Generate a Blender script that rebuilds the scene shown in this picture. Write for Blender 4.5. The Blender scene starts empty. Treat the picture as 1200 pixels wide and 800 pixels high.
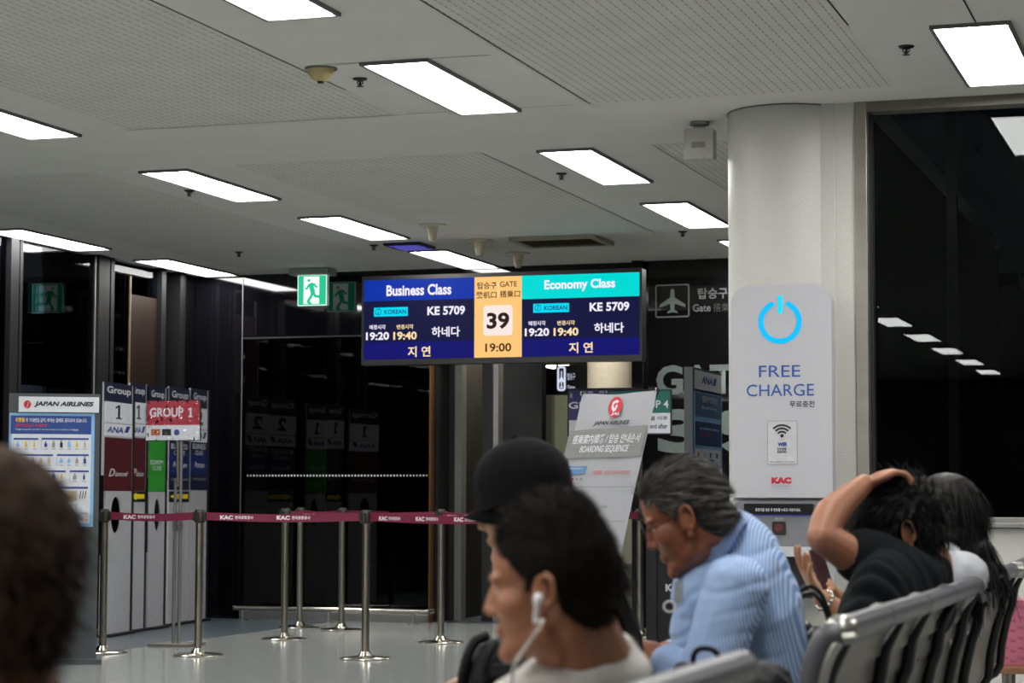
import bpy, bmesh, math, random
import numpy as np
from mathutils import Vector, Matrix, noise
random.seed(7); np.random.seed(7)
C = bpy.context.scene.collection
R = math.radians

# ------------------------------------------------------------------ camera
FPX, YAW, PITCH, ROLL, CZ = 2548.3, .3209, .0723, .0029, 1.05
_R = Vector((math.cos(YAW), math.sin(YAW), 0)); _D = Vector((-math.sin(YAW), math.cos(YAW), 0)); _U = Vector((0, 0, 1))
_F = _D*math.cos(PITCH) + _U*math.sin(PITCH); _V = _U*math.cos(PITCH) - _D*math.sin(PITCH)
cam_d = bpy.data.cameras.new('camera'); cam = bpy.data.objects.new('camera', cam_d); C.objects.link(cam)
cam_d.sensor_width = 36; cam_d.lens = 36*FPX/1200; cam_d.clip_end = 200; cam_d.clip_start = .05
cr, sr = math.cos(ROLL), math.sin(ROLL)
cx = _R*cr + _V*sr; cy = _V*cr - _R*sr
M = Matrix.Identity(4)
for i in range(3):
    M[i][0] = cx[i]; M[i][1] = cy[i]; M[i][2] = -_F[i]
M[2][3] = CZ
cam.matrix_world = M
cam_d.dof.use_dof = True; cam_d.dof.focus_distance = 11.0; cam_d.dof.aperture_fstop = 6.3
bpy.context.scene.camera = cam
# ------------------------------------------------------------------ world and exposure (night outside)
w = bpy.data.worlds.new('night'); bpy.context.scene.world = w; w.use_nodes = True
w.node_tree.nodes['Background'].inputs[0].default_value = (.25, .3, .55, 1)
w.node_tree.nodes['Background'].inputs[1].default_value = .004
vs = bpy.context.scene.view_settings
vs.view_transform = 'Standard'; vs.look = 'None'; vs.exposure = 0.0; vs.gamma = 1; vs.use_curve_mapping = False
LAMP = 27.0     # radiance of the ceiling light diffusers

# ------------------------------------------------------------------ photo pixel -> world point at a stated plane or depth
def ray(px, py):
    a, b = px-600, py-400
    X = cr*a + sr*b; Y = -sr*a + cr*b
    return _R*(X/FPX) - _V*(Y/FPX) + _F
def at(px, py, Y=None, X=None, Z=None, D=None):
    r = ray(px, py)
    t = D if D is not None else (Y/r.y if Y is not None else (X/r.x if X is not None else (Z-CZ)/r.z))
    return Vector((0, 0, CZ)) + r*t
class Frame:
    """a flat face in the world: origin, right and up unit vectors, outward normal"""
    def __init__(s, o, u, v=(0, 0, 1)):
        s.o = Vector(o); s.u = Vector(u).normalized(); v = Vector(v); s.v = (v - s.u*v.dot(s.u)).normalized(); s.n = s.u.cross(s.v).normalized()
    def uv(s, px, py):
        r = ray(px, py); c = Vector((0, 0, CZ)); t = (s.o-c).dot(s.n)/r.dot(s.n); p = c + r*t - s.o
        return p.dot(s.u), p.dot(s.v)
    def pt(s, a, b, h=0): return s.o + s.u*a + s.v*b + s.n*h
    def box(s, x0, y0, x1, y1):
        """pixel box -> (u0, v0, u1, v1)"""
        xc, yc = (x0+x1)/2, (y0+y1)/2
        return s.uv(x0, yc)[0], s.uv(xc, y1)[1], s.uv(x1, yc)[0], s.uv(xc, y0)[1]
def front(Y): return Frame((0, Y, 0), (1, 0, 0))

# ------------------------------------------------------------------ materials
def lin(c):
    if isinstance(c, str):
        c = c.lstrip('#'); c = [int(c[i:i+2], 16) for i in (0, 2, 4)]
    return tuple((x/255/12.92 if x/255 <= .04045 else ((x/255+.055)/1.055)**2.4) for x in c)
_mats = {}
def mat(name, col, rough=.5, metal=0, spec=.5, emit=0, noise_=.06, nscale=25, bump=0, bscale=200, coord='Object', stretch=(1, 1, 1), sheen=0):
    if name in _mats: return _mats[name]
    m = bpy.data.materials.new(name); m.use_nodes = True; _mats[name] = m
    nt = m.node_tree; b = nt.nodes['Principled BSDF']; L = nt.links.new
    c = lin(col)
    b.inputs['Roughness'].default_value = rough; b.inputs['Metallic'].default_value = metal
    b.inputs['Specular IOR Level'].default_value = spec
    if sheen: b.inputs['Sheen Weight'].default_value = sheen
    tc = nt.nodes.new('ShaderNodeTexCoord'); mp = nt.nodes.new('ShaderNodeMapping'); mp.inputs['Scale'].default_value = stretch
    L(tc.outputs[coord], mp.inputs[0])
    if emit:
        b.inputs['Base Color'].default_value = (0, 0, 0, 1); b.inputs['Roughness'].default_value = .4; b.inputs['Specular IOR Level'].default_value = .06
        b.inputs['Emission Color'].default_value = (*c, 1); b.inputs['Emission Strength'].default_value = emit
        return m
    n = nt.nodes.new('ShaderNodeTexNoise'); n.inputs['Scale'].default_value = nscale; n.inputs['Detail'].default_value = 4
    L(mp.outputs[0], n.inputs['Vector'])
    r = nt.nodes.new('ShaderNodeValToRGB'); e = r.color_ramp.elements
    e[0].position = .3; e[1].position = .7
    e[0].color = (*[x*(1-noise_) for x in c], 1); e[1].color = (*[min(1, x*(1+noise_)) for x in c], 1)
    L(n.outputs[0], r.inputs[0]); L(r.outputs[0], b.inputs['Base Color'])
    if bump:
        n2 = nt.nodes.new('ShaderNodeTexNoise'); n2.inputs['Scale'].default_value = bscale; n2.inputs['Detail'].default_value = 3
        L(mp.outputs[0], n2.inputs['Vector'])
        bp = nt.nodes.new('ShaderNodeBump'); bp.inputs['Strength'].default_value = bump; bp.inputs['Distance'].default_value = .004
        L(n2.outputs[0], bp.inputs['Height']); L(bp.outputs[0], b.inputs['Normal'])
    return m
def glassy(name, tint, ior=1.45, rough=.0):
    m = bpy.data.materials.new(name); m.use_nodes = True; nt = m.node_tree; nt.nodes.clear(); L = nt.links.new
    o = nt.nodes.new('ShaderNodeOutputMaterial'); mx = nt.nodes.new('ShaderNodeMixShader'); f = nt.nodes.new('ShaderNodeFresnel')
    t = nt.nodes.new('ShaderNodeBsdfTransparent'); g = nt.nodes.new('ShaderNodeBsdfGlossy')
    f.inputs[0].default_value = ior; t.inputs[0].default_value = (*tint, 1); g.inputs['Roughness'].default_value = rough
    n = nt.nodes.new('ShaderNodeTexNoise'); n.inputs['Scale'].default_value = .7
    bp = nt.nodes.new('ShaderNodeBump'); bp.inputs['Strength'].default_value = .006; bp.inputs['Distance'].default_value = .01
    L(n.outputs[0], bp.inputs['Height']); L(bp.outputs[0], g.inputs['Normal'])
    L(f.outputs[0], mx.inputs[0]); L(t.outputs[0], mx.inputs[1]); L(g.outputs[0], mx.inputs[2]); L(mx.outputs[0], o.inputs[0])
    return m

# ------------------------------------------------------------------ object helpers
def tag(o, label=None, cat=None, group=None, kind=None):
    if label: o['label'] = label
    if cat: o['category'] = cat
    if group: o['group'] = group
    if kind: o['kind'] = kind
    return o
def thing(name, loc, label, cat, group=None):
    o = bpy.data.objects.new(name, None); C.objects.link(o); o.location = loc; o.empty_display_size = .1
    bpy.context.view_layer.update()
    return tag(o, label, cat, group)
def link(name, me, m=None, parent=None, smooth=False, world=None):
    o = bpy.data.objects.new(name, me); C.objects.link(o)
    if m is not None:
        me.materials.clear()
        for k in (m if isinstance(m, (list, tuple)) else [m]): me.materials.append(k)
    if parent is not None:
        o.parent = parent; o.matrix_parent_inverse = wm(parent).inverted()
    if smooth:
        for p in me.polygons: p.use_smooth = True
    return o
def wm(o):
    m = Matrix.Translation(o.location) @ o.rotation_euler.to_matrix().to_4x4()
    if o.parent: return wm(o.parent) @ o.matrix_parent_inverse @ m
    return m
def obj(name, bm, m=None, parent=None, smooth=False):
    me = bpy.data.meshes.new(name); bmesh.ops.recalc_face_normals(bm, faces=bm.faces); bm.to_mesh(me); bm.free()
    o = link(name, me, m, parent, smooth)
    if smooth: me.set_sharp_from_angle(angle=R(42))
    return o
def local(o):
    """move a top-level mesh's origin to the bottom centre of its geometry"""
    me = o.data; n = len(me.vertices); a = np.empty(n*3); me.vertices.foreach_get('co', a); a = a.reshape(-1, 3)
    c = Vector(((a[:, 0].min()+a[:, 0].max())/2, (a[:, 1].min()+a[:, 1].max())/2, a[:, 2].min()))
    me.transform(Matrix.Translation(-c)); o.location = c; bpy.context.view_layer.update()
    return o
def add_box(bm, p0, p1, bevel=0):
    r = bmesh.ops.create_cube(bm, size=1); vs_ = r['verts']
    c = (Vector(p0)+Vector(p1))/2; s = Vector([abs(a-b) for a, b in zip(p0, p1)])
    for v in vs_: v.co = Vector((v.co.x*s.x, v.co.y*s.y, v.co.z*s.z)) + c
    if bevel:
        es = set(e for v in vs_ for e in v.link_edges)
        bmesh.ops.bevel(bm, geom=list(es), offset=bevel, segments=2, affect='EDGES', profile=.6)
def box(name, p0, p1, m, parent=None, bevel=0):
    bm = bmesh.new(); add_box(bm, p0, p1, bevel); return obj(name, bm, m, parent)
def add_prism(bm, fr, poly, h0, h1):
    a = [bm.verts.new(fr.pt(u, v, h0)) for u, v in poly]; b = [bm.verts.new(fr.pt(u, v, h1)) for u, v in poly]
    n = len(poly); bm.faces.new(a[::-1]); bm.faces.new(b)
    for i in range(n): bm.faces.new((a[i], a[(i+1) % n], b[(i+1) % n], b[i]))
def rpoly(u0, v0, u1, v1, r=0, seg=5):
    if r <= 0: return [(u0, v0), (u1, v0), (u1, v1), (u0, v1)]
    o = []
    for cx_, cy_, a in ((u1-r, v0+r, -90), (u1-r, v1-r, 0), (u0+r, v1-r, 90), (u0+r, v0+r, 180)):
        for k in range(seg+1):
            t = R(a+90*k/seg); o.append((cx_+r*math.cos(t), cy_+r*math.sin(t)))
    return o
def prism(name, fr, poly, h0, h1, m, parent=None):
    bm = bmesh.new(); add_prism(bm, fr, poly, h0, h1); return obj(name, bm, m, parent)
def pbox(name, fr, px, h0, h1, m, parent=None, r=0):
    """slab on a face, its outline given as a photo box (x0, y0, x1, y1)"""
    return prism(name, fr, rpoly(*fr.box(*px), r), h0, h1, m, parent)
def add_tube(bm, pts, rad, seg=10, cap=True):
    pts = [Vector(p) for p in pts]; n = len(pts)
    rs = rad if isinstance(rad, (list, tuple)) else [rad]*n
    up = Vector((0, 0, 1)); t0 = (pts[1]-pts[0]).normalized()
    if abs(t0.dot(up)) > .95: up = Vector((0, 1, 0))
    rings = []; a = t0.cross(up).normalized()
    for i, p in enumerate(pts):
        t = ((pts[min(i+1, n-1)]-pts[max(i-1, 0)])).normalized()
        a = (a - t*a.dot(t)).normalized(); b = t.cross(a)
        rings.append([bm.verts.new(p + (a*math.cos(2*math.pi*k/seg) + b*math.sin(2*math.pi*k/seg))*rs[i]) for k in range(seg)])
    for i in range(n-1):
        for k in range(seg):
            bm.faces.new((rings[i][k], rings[i][(k+1) % seg], rings[i+1][(k+1) % seg], rings[i+1][k]))
    if cap: bm.faces.new(rings[0][::-1]); bm.faces.new(rings[-1])
def tube(name, pts, rad, m, parent=None, seg=10):
    bm = bmesh.new(); add_tube(bm, pts, rad, seg); return obj(name, bm, m, parent, True)
def add_lathe(bm, prof, c=(0, 0, 0), seg=32):
    c = Vector(c); rings = []
    for r, z in prof:
        rings.append([bm.verts.new(c + Vector((r*math.cos(2*math.pi*k/seg), r*math.sin(2*math.pi*k/seg), z))) for k in range(seg)] if r > 1e-6 else [bm.verts.new(c+Vector((0, 0, z)))])
    for A, B in zip(rings, rings[1:]):
        for k in range(seg):
            if len(A) == 1 and len(B) == 1: continue
            if len(A) == 1: bm.faces.new((A[0], B[(k+1) % seg], B[k]))
            elif len(B) == 1: bm.faces.new((A[k], A[(k+1) % seg], B[0]))
            else: bm.faces.new((A[k], A[(k+1) % seg], B[(k+1) % seg], B[k]))
def lathe(name, prof, c, m, parent=None, seg=32, smooth=True):
    bm = bmesh.new(); add_lathe(bm, prof, c, seg); o = obj(name, bm, m, parent, smooth)
    if smooth:
        sm = o.data
        try: sm.set_sharp_from_angle(angle=R(35))
        except Exception: pass
    return o
def crom(pts, k=6):
    pts = [Vector(p) for p in pts]; P = [2*pts[0]-pts[1]] + pts + [2*pts[-1]-pts[-2]]; o = []
    for i in range(1, len(P)-2):
        for j in range(k):
            t = j/k; a, b, c, d = P[i-1], P[i], P[i+1], P[i+2]
            o.append(.5*((2*b) + (c-a)*t + (2*a-5*b+4*c-d)*t*t + (3*b-a-3*c+d)*t**3))
    o.append(pts[-1]); return o

# ------------------------------------------------------------------ lettering: flat print fitted into a photo box on a face
_tx = []
def text(s, fr, px, m, parent, h=.002, bold=0, shear=0, keep=False, name='lettering'):
    if not _tx: _tx.append(bpy.data.curves.new('t', 'FONT')); _tx.append(bpy.data.objects.new('t', _tx[0]))
    cu, o = _tx; cu.body = s; cu.size = 1; cu.resolution_u = 3; cu.offset = bold; cu.shear = shear; cu.fill_mode = 'FRONT'
    me = bpy.data.meshes.new_from_object(o)
    n = len(me.vertices)
    if n == 0: return None
    a = np.empty(n*3); me.vertices.foreach_get('co', a); a = a.reshape(-1, 3)
    mn, mx_ = a.min(0), a.max(0); u0, v0, u1, v1 = fr.box(*px) if not isinstance(px[0], str) else px[1:]
    su = (u1-u0)/(mx_[0]-mn[0]); sv = (v1-v0)/max(1e-6, mx_[1]-mn[1])
    if keep: su = sv = min(su, sv)
    uu = u0 + (a[:, 0]-mn[0])*su; vv = v0 + (a[:, 1]-mn[1])*sv
    P = np.array(fr.o)[None] + uu[:, None]*np.array(fr.u)[None] + vv[:, None]*np.array(fr.v)[None] + h*np.array(fr.n)[None]
    me.vertices.foreach_set('co', P.ravel()); me.update()
    me.name = name
    return link(name, me, m, parent)
# ------------------------------------------------------------------ palette
H = 3.017
WY = 17.4          # plane of the gate wall
M = {}
M['ceil'] = mat('painted ceiling board', 'd3d1cb', .85, noise_=.03, nscale=3, bump=.25, bscale=160)
M['ceil2'] = None
M['floor'] = mat('polished grey stone floor', '8f9391', .16, noise_=.07, nscale=6, bump=.01, bscale=4)
M['floorblue'] = mat('dark blue grey floor tile', '4c555c', .3, noise_=.08, nscale=5)
M['white_tex'] = mat('orange peel off white paint', 'c3c2bd', .38, noise_=.02, nscale=6, bump=.55, bscale=120)
M['black_wall'] = mat('glossy black panel', '0a0a0e', .04, noise_=.2, nscale=8)
M['black'] = mat('matt black', '101013', .5); M['mullion'] = mat('near black mullion', '0e0e10', .6, spec=.25)
M['darkmetal'] = mat('dark anodised frame', '26262a', .35, metal=.6)
M['steel'] = mat('brushed steel', 'a8a39a', .32, metal=1, noise_=.08, nscale=9, stretch=(1, 1, 12))
M['alu'] = mat('aluminium', '9a9a98', .35, metal=.9)
M['chrome'] = mat('polished steel', 'bdb8ae', .16, metal=1)
M['greyframe'] = mat('grey fixture frame', '6d6d6c', .45, metal=.3)
M['lampglow'] = mat('lit diffuser', 'ffffff', emit=LAMP)
_lm = M['lampglow'].node_tree.nodes['Principled BSDF']; _lm.inputs['Emission Color'].default_value = (1, .985, .95, 1)
M['white'] = mat('white print', 'd6d6da', .5)
M['glasswin'] = glassy('night window glass', (.75, .8, .8), 1.3)
M['glassdark'] = glassy('tinted glass', (.22, .2, .17), 1.42)
M['curtain'] = glassy('curtain wall glass', (.5, .55, .65), 1.16)

# perforated ceiling: rows of short slits punched through the board
def perforated():
    m = mat('perforated ceiling board', 'cfcdc6', .85, noise_=.04, nscale=4, bump=.3, bscale=160)
    nt = m.node_tree; L = nt.links.new; b = nt.nodes['Principled BSDF']; src = b.inputs['Base Color'].links[0].from_socket
    tc = nt.nodes.new('ShaderNodeTexCoord'); sp = nt.nodes.new('ShaderNodeSeparateXYZ'); L(tc.outputs['Object'], sp.inputs[0])
    def mth(op, a, v):
        n = nt.nodes.new('ShaderNodeMath'); n.operation = op
        if hasattr(a, 'is_output'): L(a, n.inputs[0])
        else: n.inputs[0].default_value = a
        if hasattr(v, 'is_output'): L(v, n.inputs[1])
        else: n.inputs[1].default_value = v
        return n.outputs[0]
    fx = mth('LESS_THAN', mth('FRACT', mth('MULTIPLY', sp.outputs[0], 1/.0464), 0), .1)
    ix = mth('MULTIPLY', mth('FLOOR', mth('MULTIPLY', sp.outputs[0], 1/.0464), 0), .377)
    fy = mth('LESS_THAN', mth('FRACT', mth('ADD', mth('MULTIPLY', sp.outputs[1], 1/.07), ix), 0), .74)
    k = mth('MULTIPLY', mth('MULTIPLY', fx, fy), .7)
    mx = nt.nodes.new('ShaderNodeMix'); mx.data_type = 'RGBA'; L(k, mx.inputs[0]); L(src, mx.inputs[6]); mx.inputs[7].default_value = (.05, .05, .045, 1)
    L(mx.outputs[2], b.inputs['Base Color'])
    return m
M['perf'] = perforated()

def struct(o): o['kind'] = 'structure'; return o
# ------------------------------------------------------------------ setting: floor, ceiling, walls
fl = struct(box('floor', (-9.2, -14, -.1), (6, 10.9, 0), M['floor'])); box('floor_bay', (-9.2, 10.9, -.1), (-1.75, 17.5, 0), M['floor'], fl)
struct(box('floor_border', (-9.0, 5, -.05), (-7.35, 17.4, .001), M['floorblue']))
ceil = struct(box('ceiling', (-9.2, -14, H), (6, 10.9, H+.12), M['ceil'])); box('ceiling_bay', (-9.2, 10.9, H), (-1.75, WY, H+.12), M['ceil'], ceil)
for (x0, x1) in ((-8.1, -6.56), (-5.6, -4.05), (-3.05, -1.5), (-.5, 1.03)):
    for (y0, y1) in ((2.9, 10.3), (11.6, 17.3)):
        if x0 > -3.5 and y0 > 11: x1 = min(x1, -2.05)
        if x0 > -2 and y0 > 11: continue
        box('perforated_panel', (x0, y0, H-.0007), (x1, y1, H+.01), M['perf'], ceil)
def seam(a, b):
    a, b = Vector(a), Vector(b); d = (b-a).normalized(); s = Vector((-d.y, d.x, 0))*.0035
    bm = bmesh.new(); v = [bm.verts.new(p) for p in (a-s, b-s, b+s, a+s)]; bm.faces.new(v)
    bmesh.ops.solidify(bm, geom=bm.faces[:], thickness=.001); obj('joint', bm, mat('ceiling joint', '8c8a85', .9), ceil)
for a, b in (((-4.0, 10.3), (-3.1, 10.3)), ((-8.1, 10.32), (-6.6, 10.32)), ((-1.49, 4), (-1.49, 8.9)), ((-4.04, 6.0), (-4.04, 9.6)), ((-.98, 6), (-.98, 9.0)), ((-5.6, 10.31), (-4.05, 10.31)), ((-3.9, 9.0), (-3.1, 9.02)), ((-4.04, 11.6), (-4.04, 15.5)), ((-3.02, 7.8), (-3.02, 10.3)), ((-3.04, 11.6), (-3.04, 14.0))):
    seam((*a, H-.0016), (*b, H-.0016))

# right wall with the night window (parallel to the gate wall), beside the pillar
W0 = 10.669
wx = at(1018, 400, Y=W0).x
zs = at(1160, 607, Y=W0).z; zt = H-.05
wr = struct(box('wall_right', (-1.88, W0, 0), (wx-.062, W0+.25, H), M['white_tex']))
box('lower_panel', (wx-.062, W0, 0), (6, W0+.25, zs-.05), M['white_tex'], wr)
box('wall_return', (-1.9, W0+.25, 0), (-1.75, WY+.1, H), mat('night outer cladding', '050506', .9, spec=.05), wr)
win = struct(box('window_1', (wx, W0+.11, zs), (6, W0+.13, zt), M['glasswin']))
fs = mat('satin steel window frame', '9b968e', .35, metal=.85, noise_=.1, nscale=3, stretch=(1, 1, 3))
box('window_frame', (wx-.062, W0-.012, zs-.05), (wx, W0+.12, H), fs, win, .003)
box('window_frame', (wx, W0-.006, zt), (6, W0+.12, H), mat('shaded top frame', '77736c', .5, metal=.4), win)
box('window_sill', (wx-.062, W0-.05, zs-.045), (6, W0+.12, zs-.022), M['alu'], win, .003)
box('window_sill', (wx, W0-.02, zs-.022), (6, W0+.12, zs+.004), M['alu'], win, .003)
box('inner_frame', (wx, W0+.05, zs), (wx+.018, W0+.108, zt), M['black'], win)
mxp = at(1110, 400, Y=W0+.12).x
box('mullion', (mxp, W0+.14, zs), (mxp+.05, W0+.2, zt), mat('night mullion', '060607', .8, spec=.1), win)
# round ended pillar
pc = at(925, 400, D=11.03); pr_ = .306
pil = bmesh.new(); add_lathe(pil, [(pr_, 0), (pr_, H)], (pc.x, pc.y, 0), 96)
pil = obj('trim_1', pil, M['white_tex'], None, True); struct(pil)
lathe('shadow_gap', [(pr_+.004, H-.008), (pr_+.004, H)], (pc.x, pc.y, 0), M['greyframe'], pil, 64)
box('pillar_return', (pc.x, W0-.012, 0), (-1.86, W0+.3, H), M['white_tex'], pil)

# outer shell that closes the hall behind the camera
dk = mat('dim far wall', '33312f', .6)
struct(box('wall_back', (-9.2, -14.1, 0), (6, -14, H), dk)); struct(box('wall_east', (6, -14, 0), (6.1, W0, H), dk))

# left curtain wall: panes between dark mullions
wl = struct(box('wall_left', (-8.95, -14, 0), (-8.75, 8.5, H), M['black_wall']))
LX = -8.75
edges = [8.5]
def ly(px): return at(px, 420, X=LX).y
mull = [(-60, -40), (5, 21), (109, 129), (183, 190), (205, 213)]
prev = 8.5; k = 1
for a, b in mull:
    ya, yb = ly(a), ly(b)
    if ya - prev > .3:
        m_ = M['curtain']
        p = struct(box('window_%d' % (k+1), (LX-.02, prev, .05), (LX, ya, H-.02), m_)); k += 1
        if k > 4: pass
    post = struct(box('trim_%d' % (k+1), (LX-.12, ya, 0), (LX+.045, ya+(yb-ya)*.55, H), M['mullion'], None))
    box('edge_strip', (LX-.1, ya+(yb-ya)*.6, 0), (LX+.03, ya+(yb-ya)*.72, H), M['mullion'], post)
    box('edge_strip', (LX-.1, ya+(yb-ya)*.8, 0), (LX+.03, yb, H), M['mullion'], post)
    prev = yb
struct(box('wall_corner', (LX-.2, prev, 0), (LX-.002, WY, H), mat('satin black wall', '08080b', .7, spec=.03, noise_=.3, nscale=3)))
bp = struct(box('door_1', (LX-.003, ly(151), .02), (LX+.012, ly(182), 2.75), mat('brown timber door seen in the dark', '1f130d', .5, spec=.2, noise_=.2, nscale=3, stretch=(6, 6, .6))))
tube('edge_trim', [(LX+.02, ly(108), 0), (LX+.02, ly(108), H-.02)], .006, M['alu'], struct(box('trim_9', (LX, ly(107.5), 0), (LX+.01, ly(108.5), H), M['darkmetal'])))
box('edge_trim', (LX, ly(150), 0), (LX+.015, ly(150.8), 2.9), mat('tan edge trim', '7a6a55', .4), bp)

# ------------------------------------------------------------------ gate wall
fw = front(WY)
xg0, xg1 = at(283, 500, Y=WY).x, at(505, 500, Y=WY).x
hz = at(394, 393, Y=WY).z
x_open = at(745, 400, Y=WY).x
wb = struct(box('wall_front', (xg0, WY, hz), (x_open, WY+.1, H), M['black_wall']))          # black glossy fascia over glass and opening
box('corner_panel', (LX, WY, 0), (xg0, WY+.1, H), M['black_wall'], wb)
box('edge_strip', (xg0-.004, WY-.006, .9), (xg0+.003, WY, H-.03), M['greyframe'], wb)
box('header_strip', (xg0, WY-.004, hz-.012), (xg1+.02, WY+.05, hz), M['black'], wb)
gm = mat('black speckled gate wall', '131314', .03, noise_=.3, nscale=220)
GT = .036; fg = Frame((x_open, WY-.06, 0), (1, -GT, 0))
bm = bmesh.new(); L0 = (-1.76-x_open)*math.sqrt(1+GT*GT); add_prism(bm, fg, rpoly(0, 0, L0, H), -.08, 0); gw = struct(obj('wall_gate', bm, gm))
xp = at(757, 400, Y=WY-.06).x
box('edge_post', (x_open, WY-.14, 0), (xp, WY-.06, H), mat('black glossy post', '0d0d0f', .15), gw, .01)
# big printing on the gate wall
pm = mat('dim grey green lettering', '6f7a76', .5); pm2 = mat('dim grey lettering', '707070', .5)
text('GATE', fg, (769, 427, 884, 462), pm, gw, bold=.035)
text('3', fg, (771, 479, 828, 531), pm, gw, bold=.05); text('9', fg, (836, 479, 893, 531), pm, gw, bold=.05)
text('탑승구', fg, (818, 337, 853, 350), pm2, gw, bold=.02)
text('Gate', fg, (812, 356, 833, 365), pm2, gw, bold=.02); text('搭乘口', fg, (836, 355, 863, 365), mat('faint lettering', '4a4a4a', .5), gw)
def ring_poly(name, fr, px, t, r, m, parent, h=.002):
    u0, v0, u1, v1 = fr.box(*px); A = rpoly(u0, v0, u1, v1, r); B = rpoly(u0+t, v0+t, u1-t, v1-t, max(.001, r-t))
    bm = bmesh.new(); a = [bm.verts.new(fr.pt(u, v, h)) for u, v in A]; b = [bm.verts.new(fr.pt(u, v, h)) for u, v in B]; n = len(A)
    for i in range(n): bm.faces.new((a[i], a[(i+1) % n], b[(i+1) % n], b[i]))
    return obj(name, bm, m, parent)
PLANE = [(0, 1), (.07, .93), (.09, .62), (.5, .32), (.5, .2), (.09, .36), (.07, .1), (.2, .02), (.2, -.05), (0, 0)]
def plane_icon(fr, px, m, parent, h=.002):
    u0, v0, u1, v1 = fr.box(*px); cu = (u0+u1)/2
    pts = [(cu+x*(u1-u0), v0+(y+.05)/1.05*(v1-v0)) for x, y in PLANE]; pts += [(2*cu-x, y) for x, y in pts[::-1][1:-1]]
    return prism('plane_symbol', fr, pts, 0, h, m, parent)
ring_poly('symbol_frame', fg, (768, 333, 808, 372), .012, .02, pm2, gw)
plane_icon(fg, (773, 338, 803, 367), pm, gw)
# tinted glass screen with a dotted line, steel kick rail
gs = struct(box('window_8', (xg0, WY+.03, .07), (xg1, WY+.045, hz), M['glassdark']))
bm = bmesh.new(); x = at(288, 557, Y=WY).x; zd = at(400, 557, Y=WY).z
while x < xg1-.05:
    add_box(bm, (x, WY+.024, zd-.007), (x+.012, WY+.029, zd+.007)); x += .03
do = obj('dotted_line', bm, mat('frosted dot', 'd9dcdc', .6), gs); do['kind'] = 'stuff'
box('bottom_channel', (xg0, WY-.01, 0), (xg1, WY+.08, .07), M['alu'], gs, .004)
box('edge_profile', (xg1-.012, WY-.01, 0), (xg1+.006, WY+.06, hz), mat('brass coloured edge', '6b4420', .35, metal=.5), gs)
for px in (337, 376, 455):
    xx = at(px, 500, Y=WY).x; box('pane_joint', (xx-.012, WY+.05, .07), (xx+.012, WY+.1, hz), M['black'], gs)
g = thing('guard_rail', (at(390, 731, Z=0).x, WY-.22, 0), 'low tubular steel kick rail running along the foot of the tinted glass screen', 'rail')
ra, rb = at(279, 712, Y=WY-.22), at(497, 709, Y=WY-.22); zr = ra.z
tube('rail', crom([(ra.x-.03, WY-.1, zr), (ra.x, WY-.21, zr), (ra.x+.1, WY-.22, zr), (rb.x-.1, WY-.22, zr), (rb.x, WY-.21, zr), (rb.x+.03, WY-.1, zr)], 4), .022, M['chrome'], g)
for px in (284, 385, 484):
    xx = at(px, 720, Y=WY-.22).x
    bm = bmesh.new(); add_tube(bm, [(xx, WY-.22, .008), (xx, WY-.22, zr)], .014, 8); add_lathe(bm, [(0, 0), (.045, 0), (.045, .008), (0, .012)], (xx, WY-.22, 0), 16); obj('leg', bm, M['alu'], g)

# ------------------------------------------------------------------ beyond the gate wall
struct(box('floor_passage', (-14, 17.5, -.1), (-1.6, 34, -.001), M['floorblue']))
struct(box('ceiling_passage', (-14, WY+.1, 2.75), (-1.6, 34, 2.85), mat('dark passage ceiling', '1a1a1b', .6)))
struct(box('wall_passage', (-14, 33.9, 0), (-1.6, 34, 2.8), mat('dark end wall', '151516', .6)))
struct(box('wall_passage_left', (-9.2, WY+.1, 0), (-9.1, 19.7, 2.8), mat('dim brown glazing', '1c1712', .4)))
struct(box('wall_passage_right', (-3.6, WY+.12, 0), (-3.5, 34, 2.8), mat('dark side wall', '1a1a1c', .5)))
def fpost(name, px0, px1, Y, m, z1=2.75, z0=0, th=.12, parent=None):
    return box(name, (at(px0, 500, Y=Y).x, Y, z0), (at(px1, 500, Y=Y).x, Y+th, z1), m, parent)
pinkw = mat('pinkish grey wall', '5d5453', .7, noise_=.05, nscale=2)
d2 = struct(fpost('door_2', 590, 635, 17.75, mat('black door leaf', '0b0b0c', .25), 2.75))
fpost('door_frame', 578, 584, 17.75, M['alu'], parent=d2); fpost('door_frame', 565, 577, 17.8, M['black'], parent=d2)
fpost('door_frame', 533, 541, 17.75, M['greyframe'], parent=d2); fpost('door_frame', 519, 533, 17.8, M['black'], parent=d2)
wpink = struct(fpost('wall_inner', 480, 600, 19.6, pinkw, 2.7))
fpost('dark_base', 480, 566, 19.58, M['black'], .34, .22, parent=wpink); fpost('pale_dado', 508, 565, 19.57, mat('grey dado panel', '8b8b86', .5), .9, .34, .02, parent=wpink)
fpost('white_beam', 500, 576, 19.3, mat('white beam', 'b5b3ae', .6), 2.7, at(540, 437, Y=19.3).z, .2, parent=wpink)
gp = struct(fpost('wall_pale', 637, 700, 22, mat('pale green wall panel', 'a3b09a', .6), at(650, 463, Y=22).z))
fpost('grey_edge', 634, 647, 21.9, M['greyframe'], at(650, 463, Y=22).z, parent=gp)
lp = struct(fpost('wall_low', 690, 757, 19.2, mat('beige counter wall', 'b5b4a6', .5), at(735, 600, Y=19.2).z))
fpost('counter_line', 690, 757, 19.15, M['greyframe'], at(740, 663, Y=19.2).z+.02, at(740, 663, Y=19.2).z-.02, parent=lp)
fpost('counter_base', 690, 757, 19.16, mat('grey counter base', '6c6c66', .5), at(740, 678, Y=19.2).z, at(740, 690, Y=19.2).z, parent=lp)
cp = at(715, 440, D=20.5)
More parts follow.
